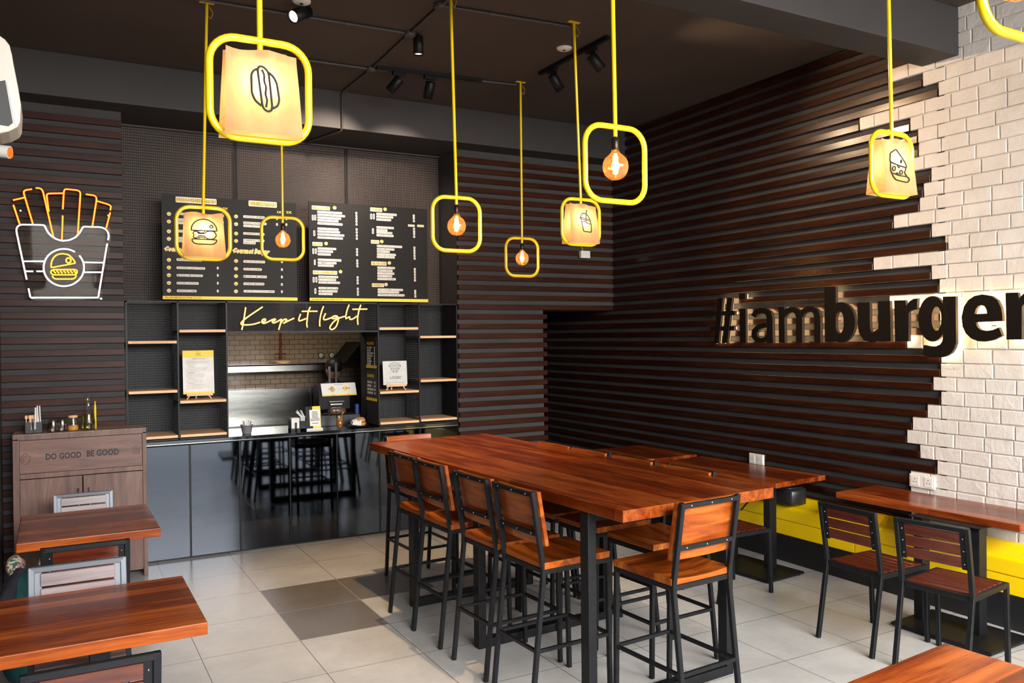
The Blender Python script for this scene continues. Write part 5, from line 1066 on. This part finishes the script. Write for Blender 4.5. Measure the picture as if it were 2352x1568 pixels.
# iced tea
t = thing('drink_glass', 'tall glass of amber iced tea with straw and lemon on the counter', 'drink', (1.02, 1.32, zc0))
c = (1.02, 1.32, zc0)
MB().lathe([(0, .0), (.026, .0), (.028, .01), (.036, .135), (.034, .135), (.027, .012), (0, .01)], c, 22).build('glass', M['clear_glass'], t, world=True)
MB().lathe([(0, .012), (.0265, .012), (.0315, .09), (0, .092)], c, 22).build('iced_tea', M['amber_drink'], t, world=True)
MB().tube([(1.01, 1.32, zc0+.02), (.985, 1.325, zc0+.18)], .004, 8).build('straw', M['board_black'], t, world=True)
MB().bar((1.025, 1.32, zc0+.08), (1.055, 1.32, zc0+.155), .012, .006).build('lemon_slice', M['honey'], t, world=True)
MB().box(1.002, 1.31, zc0+.092, 1.024, 1.33, zc0+.118).build('ice_cube', M['card_grey'], t, bevel=.004, world=True)
# burger on a plate
t = thing('plate', 'dark round plate on the counter under the wrapped burger', 'plate', (1.21, 1.36, zc0))
MB().lathe([(0, .001), (.055, .001), (.10, .016), (.101, .019), (.055, .006), (0, .006)], (1.21, 1.36, zc0), 30).build('dish', M['steel_dark'], t, world=True)
t = thing('burger', 'burger half wrapped in white paper on the dark plate', 'burger', (1.21, 1.36, zc0+.007))
c = (1.225, 1.35, zc0+.012)
MB().lathe([(0, 0), (.048, 0), (.052, .008), (.048, .018), (0, .018)], c, 24).build('bottom_bun', M['terracotta'], t, world=True)
blob(MB(), (1.226, 1.345, zc0+.035), (.054, .052, .009), 2.2, wob=.18, seed=5).build('lettuce', M['lettuce'], t, world=True)
MB().lathe([(0, 0), (.050, 0), (.050, .012), (0, .012)], (c[0], c[1], c[2]+.030), 24).build('patty', M['red'], t, world=True)
MB().lathe([(0, 0), (.052, 0), (.052, .01), (.044, .026), (.028, .036), (0, .040)], (c[0], c[1], c[2]+.041), 24).build('top_bun', M['terracotta'], t, world=True)
m_ = MB(); n = 14; vs = []; 
for j in range(7):
    for i in range(n+1):
        a = R(-20+220*i/n); rr = .062-.028*(j/6); vs.append((c[0]-.075*j/6-.005+.012*math.sin(i*1.3)*.3, c[1]+rr*math.cos(a), zc0+.035+rr*.9*math.sin(a)))
m_.add(vs, [(j*(n+1)+i, j*(n+1)+i+1, (j+1)*(n+1)+i+1, (j+1)*(n+1)+i) for j in range(6) for i in range(n)], 0, True)
m_.build('paper_wrap', M['paper_white'], t, world=True)
# till behind the counter items
t = thing('cash_register', 'black till with printer and drawer behind the iced tea glass', 'cash register', (1.08, 1.68, zc0))
MB().box(.86, 1.56, zc0, 1.30, 1.85, zc0+.10).build('cash_drawer', M['steel_dark'], t, bevel=.004, world=True)
MB().box(1.0, 1.62, zc0+.10, 1.14, 1.76, zc0+.115).build('stand_foot', M['steel_black'], t, bevel=.004, world=True)
MB().box(.95, 1.75, zc0+.14, 1.26, 1.78, zc0+.34).build('monitor', M['board_black'], t, bevel=.005, world=True)
MB().box(1.07, 1.74, zc0+.10, 1.14, 1.78, zc0+.16).build('monitor_neck', M['steel_dark'], t, bevel=.004, world=True)
MB().box(1.04, 1.71, zc0+.215, 1.19, 1.75, zc0+.223).box(1.05, 1.71, zc0+.185, 1.17, 1.75, zc0+.20).build('printer_arm', M['stainless'], t, bevel=.002, world=True)
tag(blob(MB(), (1.09, 1.63, zc0+.135), (.085, .05, .036), 3, wob=.02, seed=2).build('receipt_printer', mat('glossy_brown_plastic', (.10, .055, .035), .2)), 'rounded brown receipt printer on the cash drawer', 'printer')
tag(MB().cyl((1.30, 1.66, zc0), (1.30, 1.66, zc0+.19), .022, 14).build('sauce_bottle', mat('blue_label_plastic', (.03, .05, .2), .35)), 'small blue bottle beside the till on the counter', 'bottle')
# ad card on top of the till
t = thing('promo_card', 'white promotional card with salad and yellow crisps on top of the till', 'promotional card', (1.14, 1.69, 1.28))
o = Vector((.975, 1.72, 1.275)); uy = Vector((-.08, .18, 1)).normalized(); nn = Vector((0, -1, .18)).normalized(); ux = Vector((1, 0, .0))
def sh(nm, a, b, c_, d, lift, mt):
    P = [o+ux*a+uy*b+nn*lift, o+ux*c_+uy*b+nn*lift, o+ux*c_+uy*d+nn*lift, o+ux*a+uy*d+nn*lift]
    MB().add(P+[p-nn*.003 for p in P], [(0, 1, 2, 3), (7, 6, 5, 4), (0, 4, 5, 1), (1, 5, 6, 2), (2, 6, 7, 3), (3, 7, 4, 0)]).build(nm, M[mt], t, world=True)
sh('card', 0, 0, .345, .125, 0, 'white'); sh('yellow_strip', 0, 0, .345, .014, .0015, 'yellow_print')
random.seed(6)
for nm, cx, mats_ in (('salad_picture', .10, ('lettuce', 'red', 'lettuce', 'spoon_wood')), ('crisps_picture', .245, ('yellow_print', 'honey', 'yellow_print', 'yellow'))):
    m_ = MB()
    for i in range(26):
        a = random.uniform(0, 6.28); r = random.uniform(0, .030); q = o+ux*(cx+r*1.1*math.cos(a))+uy*(.065+r*math.sin(a))+nn*(.0022+i*.00004); s = random.uniform(.006, .012)
        m_.add([q+ux*(s*math.cos(k))+uy*(s*math.sin(k)) for k in [j*1.2566+a for j in range(5)]], [(0, 1, 2, 3, 4)], random.randrange(4))
    m_.build(nm, [M[k] for k in mats_], t, world=True)
m_ = MB(); put_text(m_, 'KEEP IT LIGHT MEALS', o+ux*.13+uy*.107+nn*.0025, ux, uy, .085, .006); put_text(m_, 'HAPPY MEAL', o+ux*.09+uy*.004+nn*.003, ux, uy, .04, .006); put_text(m_, 'COMBOS', o+ux*.24+uy*.004+nn*.003, ux, uy, .035, .006); put_text(m_, '+', o+ux*.17+uy*.06+nn*.0025, ux, uy, .012, .01)
m_.build('print', M['black_print'], t, world=True)
# narrow menu strips on the inner side of the hatch
XS = 1.352
for z0, z1, lines, lb in ((1.548, 1.845, 7, 'tall narrow black menu strip inside the hatch, upper of the two'), (1.238, 1.535, 4, 'tall narrow black menu strip inside the hatch, under the other strip')):
    t = thing('menu_strip', lb, 'menu strip', (XS, 1.38, z0), 0, 'menu strips inside the hatch')
    MB().box(XS, 1.235, z0, XS+.006, 1.52, z1).build('panel', M['board_black'], t, world=True)
    MB().box(XS-.0015, 1.235, z0, XS, 1.52, z0+.028).build('footer_strip', M['yellow_print'], t, world=True)
    PM = [M['white'], M['black_print'], M['yellow_print']]
    put_text(MB(), 'VALUE MEALS' if lines == 7 else 'DRINKS', (XS-.002, 1.49, z1-.075), -Y, Z, .2, .03, 2, bold=.03).build('menu_heading', PM, t, world=True)
    for i in range(lines):
        z = z1-.112-i*.0255 if lines == 7 else z1-.13-i*.034; w_ = (.13, .10, .17, .15, .10, .12, .10)[i]
        m = MB().box(XS-.0016, 1.49-w_, z, XS-.0002, 1.49, z+.018); put_text(m, ('COMBO', 'SOLO', 'SHARING', 'LUNCH', 'KIDS', 'PARTY', 'EXTRA')[i], (XS-.0022, 1.485, z+.005), -Y, Z, w_-.012, .009, 1, bold=.01, res=1)
        m.build('menu_item', PM, t, world=True); MB().box(XS-.0016, 1.27, z, XS-.0002, 1.29, z+.018).build('price_tag', PM, t, world=True)
structure(MB().box(XS+.008, YC+.02, 1.0, XS+.012, YM+.12, 1.89).build('trim_1', M['black_void']))

# ================================================================ kitchen seen through the hatch
YK = 3.6
structure(MB().box(-.9, YK, 0, 3.0, YK+.08, 2.6).build('wall_kitchen', M['kitchen_tile']))
structure(MB().box(-.98, YM+.12, 0, -.9, YK, 2.6).box(2.7, YM+.12, 0, 2.78, YK, 2.6).build('wall_kitchen_side', M['wall_dark']))
structure(MB().box(-.98, YM+.12, 2.6, 3.0, YK, 2.66).build('ceiling_kitchen', M['beam_paint']))
t = thing('wall_shelf', 'long stainless steel shelf on the tiled kitchen wall', 'shelf', (1.0, 3.4, 1.49))
MB().box(-.8, 3.22, 1.535, 1.66, YK-.002, 1.553).box(-.8, 3.22, 1.47, 1.66, 3.235, 1.55).build('shelf_board', M['stainless'], t, world=True)
MB().box(.36, 3.24, 1.47, .38, YK-.002, 1.54).box(1.3, 3.24, 1.47, 1.32, YK-.002, 1.54).build('bracket', M['steel_dark'], t, world=True)
tag(blob(MB(), (1.0, 3.4, 1.566), (.10, .08, .02), 2.4, wob=.2, seed=3).build('folded_cloth', M['spoon_wood']), 'beige folded cloth lying on the kitchen steel shelf', 'cloth')
t = thing('kitchen_counter', 'stainless steel kitchen worktop with tall splashback below the tiles', 'worktop', (.7, 3.3, 0))
MB().box(-.85, 3.45, .9, 1.95, YK-.003, 1.262).build('splashback', M['stainless'], t, world=True)
MB().box(-.85, 3.04, .85, 1.95, 3.45, .90).build('worktop', M['stainless'], t, world=True)
MB().box(-.85, 3.06, .1, 1.95, 3.4, .85).build('cupboards', M['stainless'], t, world=True)
MB().box(1.33, 3.40, .9, 1.34, 3.45, 1.26).build('panel_seam', M['steel_dark'], t, world=True)
t = thing('extractor_hood', 'black slanted extractor hood on the right of the kitchen', 'extractor hood', (1.95, 3.3, 1.55))
MB().prism([(1.60, 1.548), (2.6, 1.548), (2.6, 1.60), (2.6, 1.79), (1.81, 1.79)], (0, 3.0, 0), X, Z, (0, .58, 0)).build('hood_canopy', M['board_black'], t, bevel=.003, world=True)
MB().box(1.98, 3.2, 1.79, 2.4, 3.56, 2.5).build('duct', M['stainless'], t, world=True)
t = thing('red_pipe', 'red sprinkler pipe with valve running down the kitchen tiles', 'pipe', (1.0, 3.55, 1.62))
MB().cyl((1.015, 3.56, 1.64), (1.015, 3.56, 2.6), .012, 10).build('pipe', mat('dark_red_paint', (.18, .02, .015), .4), t, world=True)
MB().cyl((.95, 3.55, 1.66), (1.08, 3.55, 1.66), .008, 8).cyl((1.015, 3.55, 1.60), (1.015, 3.55, 1.69), .014, 10).build('valve', mat('dark_red_valve', (.14, .02, .015), .4), t, world=True)
for x, lb in ((1.50, 'round kitchen gauge on the tiles, left of the pair'), (1.63, 'round kitchen gauge on the tiles beside the extractor hood')):
    t = thing('wall_gauge', lb, 'gauge', (x, 3.56, 1.63)); MB().lathe([(0, 0), (.036, 0), (.038, .012), (.03, .016)], (x, 3.575, 1.63), 20, axis='y').build('case', M['steel_dark'], t, world=True)
    MB().lathe([(0, -.003), (.028, -.003), (.029, .0)], (x, 3.573, 1.63), 20, axis='y').build('dial', M['card_grey'], t, world=True)
for x, z1, lb in ((1.279, 1.535, 'steel post in the kitchen, in front of the cook, left one'), (1.351, 1.575, 'steel post in the kitchen, in front of the cook, right one')):
    tag(MB().box(x-.010, 2.49, 0, x+.010, 2.51, z1).build('steel_post', M['stainless']), lb, 'post')
# bottle of cleaning spray is not visible; cook standing in the kitchen
def person(loc, rz, label):
    t = thing('person', label, 'person', loc, rz)
    def skin(name, verts, edges, radii, m, parent, sub=2):
        me = bpy.data.meshes.new(name); me.from_pydata(verts, edges, []); o = bpy.data.objects.new(name, me); C.objects.link(o); o.parent = parent
        s = o.modifiers.new('skin', 'SKIN'); ss = o.modifiers.new('sub', 'SUBSURF'); ss.levels = ss.render_levels = sub; s.use_smooth_shade = True
        for i, r in enumerate(radii): me.skin_vertices[0].data[i].radius = (r, r*.85) if not isinstance(r, tuple) else r
        me.skin_vertices[0].data[0].use_root = True; me.materials.append(m); return o
    H = 1.58
    V = [(0, 0, .90), (0, 0, 1.10), (0, 0, 1.28), (0, .0, 1.36), (0, -.02, 1.43),
         (.10, 0, .86), (.11, .01, .48), (.11, 0, .08), (.12, .10, .04), (-.10, 0, .86), (-.11, .01, .48), (-.11, 0, .08), (-.12, .10, .04),
         (.17, 0, 1.30), (.22, -.03, 1.06), (.20, .16, .98), (-.17, 0, 1.30), (-.22, -.03, 1.06), (-.20, .16, .98)]
    E_ = [(0, 1), (1, 2), (2, 3), (3, 4), (0, 5), (5, 6), (6, 7), (7, 8), (0, 9), (9, 10), (10, 11), (11, 12), (2, 13), (13, 14), (14, 15), (2, 16), (16, 17), (17, 18)]
    Rr = [(.15, .11), (.13, .10), (.15, .10), .055, .05, .085, .058, .042, .035, .085, .058, .042, .035, .06, .045, .032, .06, .045, .032]
    b = skin('body', V, E_, Rr, M['dark_cloth'], t)
    h = MB(); blob(h, (0, 0, 1.49), (.075, .092, .112), 2.1, wob=.01, seed=1); blob(h, (0, .088, 1.475), (.014, .02, .02), 2, wob=0); blob(h, (.078, 0, 1.48), (.012, .018, .028), 2, wob=0); blob(h, (-.078, 0, 1.48), (.012, .018, .028), 2, wob=0)
    h.build('head', M['skin'], t)
    e = MB(); blob(e, (.03, .082, 1.495), (.012, .008, .007), 2, wob=0, nu=12, nv=8); blob(e, (-.03, .082, 1.495), (.012, .008, .007), 2, wob=0, nu=12, nv=8); e.build('eyes', M['black_print'], t)
    blob(MB(), (0, .085, 1.437), (.022, .008, .006), 2, wob=0, nu=12, nv=8).build('mouth', M['red'], t)
    blob(MB(), (0, -.02, 1.535), (.088, .10, .085), 2.2, wob=.02, seed=2).build('black_cap', M['hair'], t)
    for sx in (-1, 1):
        hnd = MB(); blob(hnd, (sx*.20, .20, .975), (.035, .045, .014), 2.4, wob=0, nu=16, nv=8)
        for k in range(4): hnd.tube([(sx*.20-.024+k*.016, .235, .975), (sx*.20-.025+k*.0165, .262+.006*math.sin(k), .970), (sx*.20-.025+k*.0165, .285+.008*math.sin(k+.5), .955)], [.0085, .008, .006], 8)
        hnd.tube([(sx*.20-sx*.03, .20, .972), (sx*.20-sx*.052, .222, .965), (sx*.20-sx*.056, .245, .958)], [.010, .009, .007], 8)
        hnd.build('hand', M['skin'], t)
    return t
person((1.38, 2.70, -.03), R(12), 'person in dark clothes and black cap standing in the kitchen behind two posts')
bpy.data.objects['person'].location.z = 0
lamp('AREA', 'kitchen_lamp', (.7, 2.6, 2.55), 10, (1, .86, .66), .9, aim=(.7, 2.9, 0), size_y=.4)
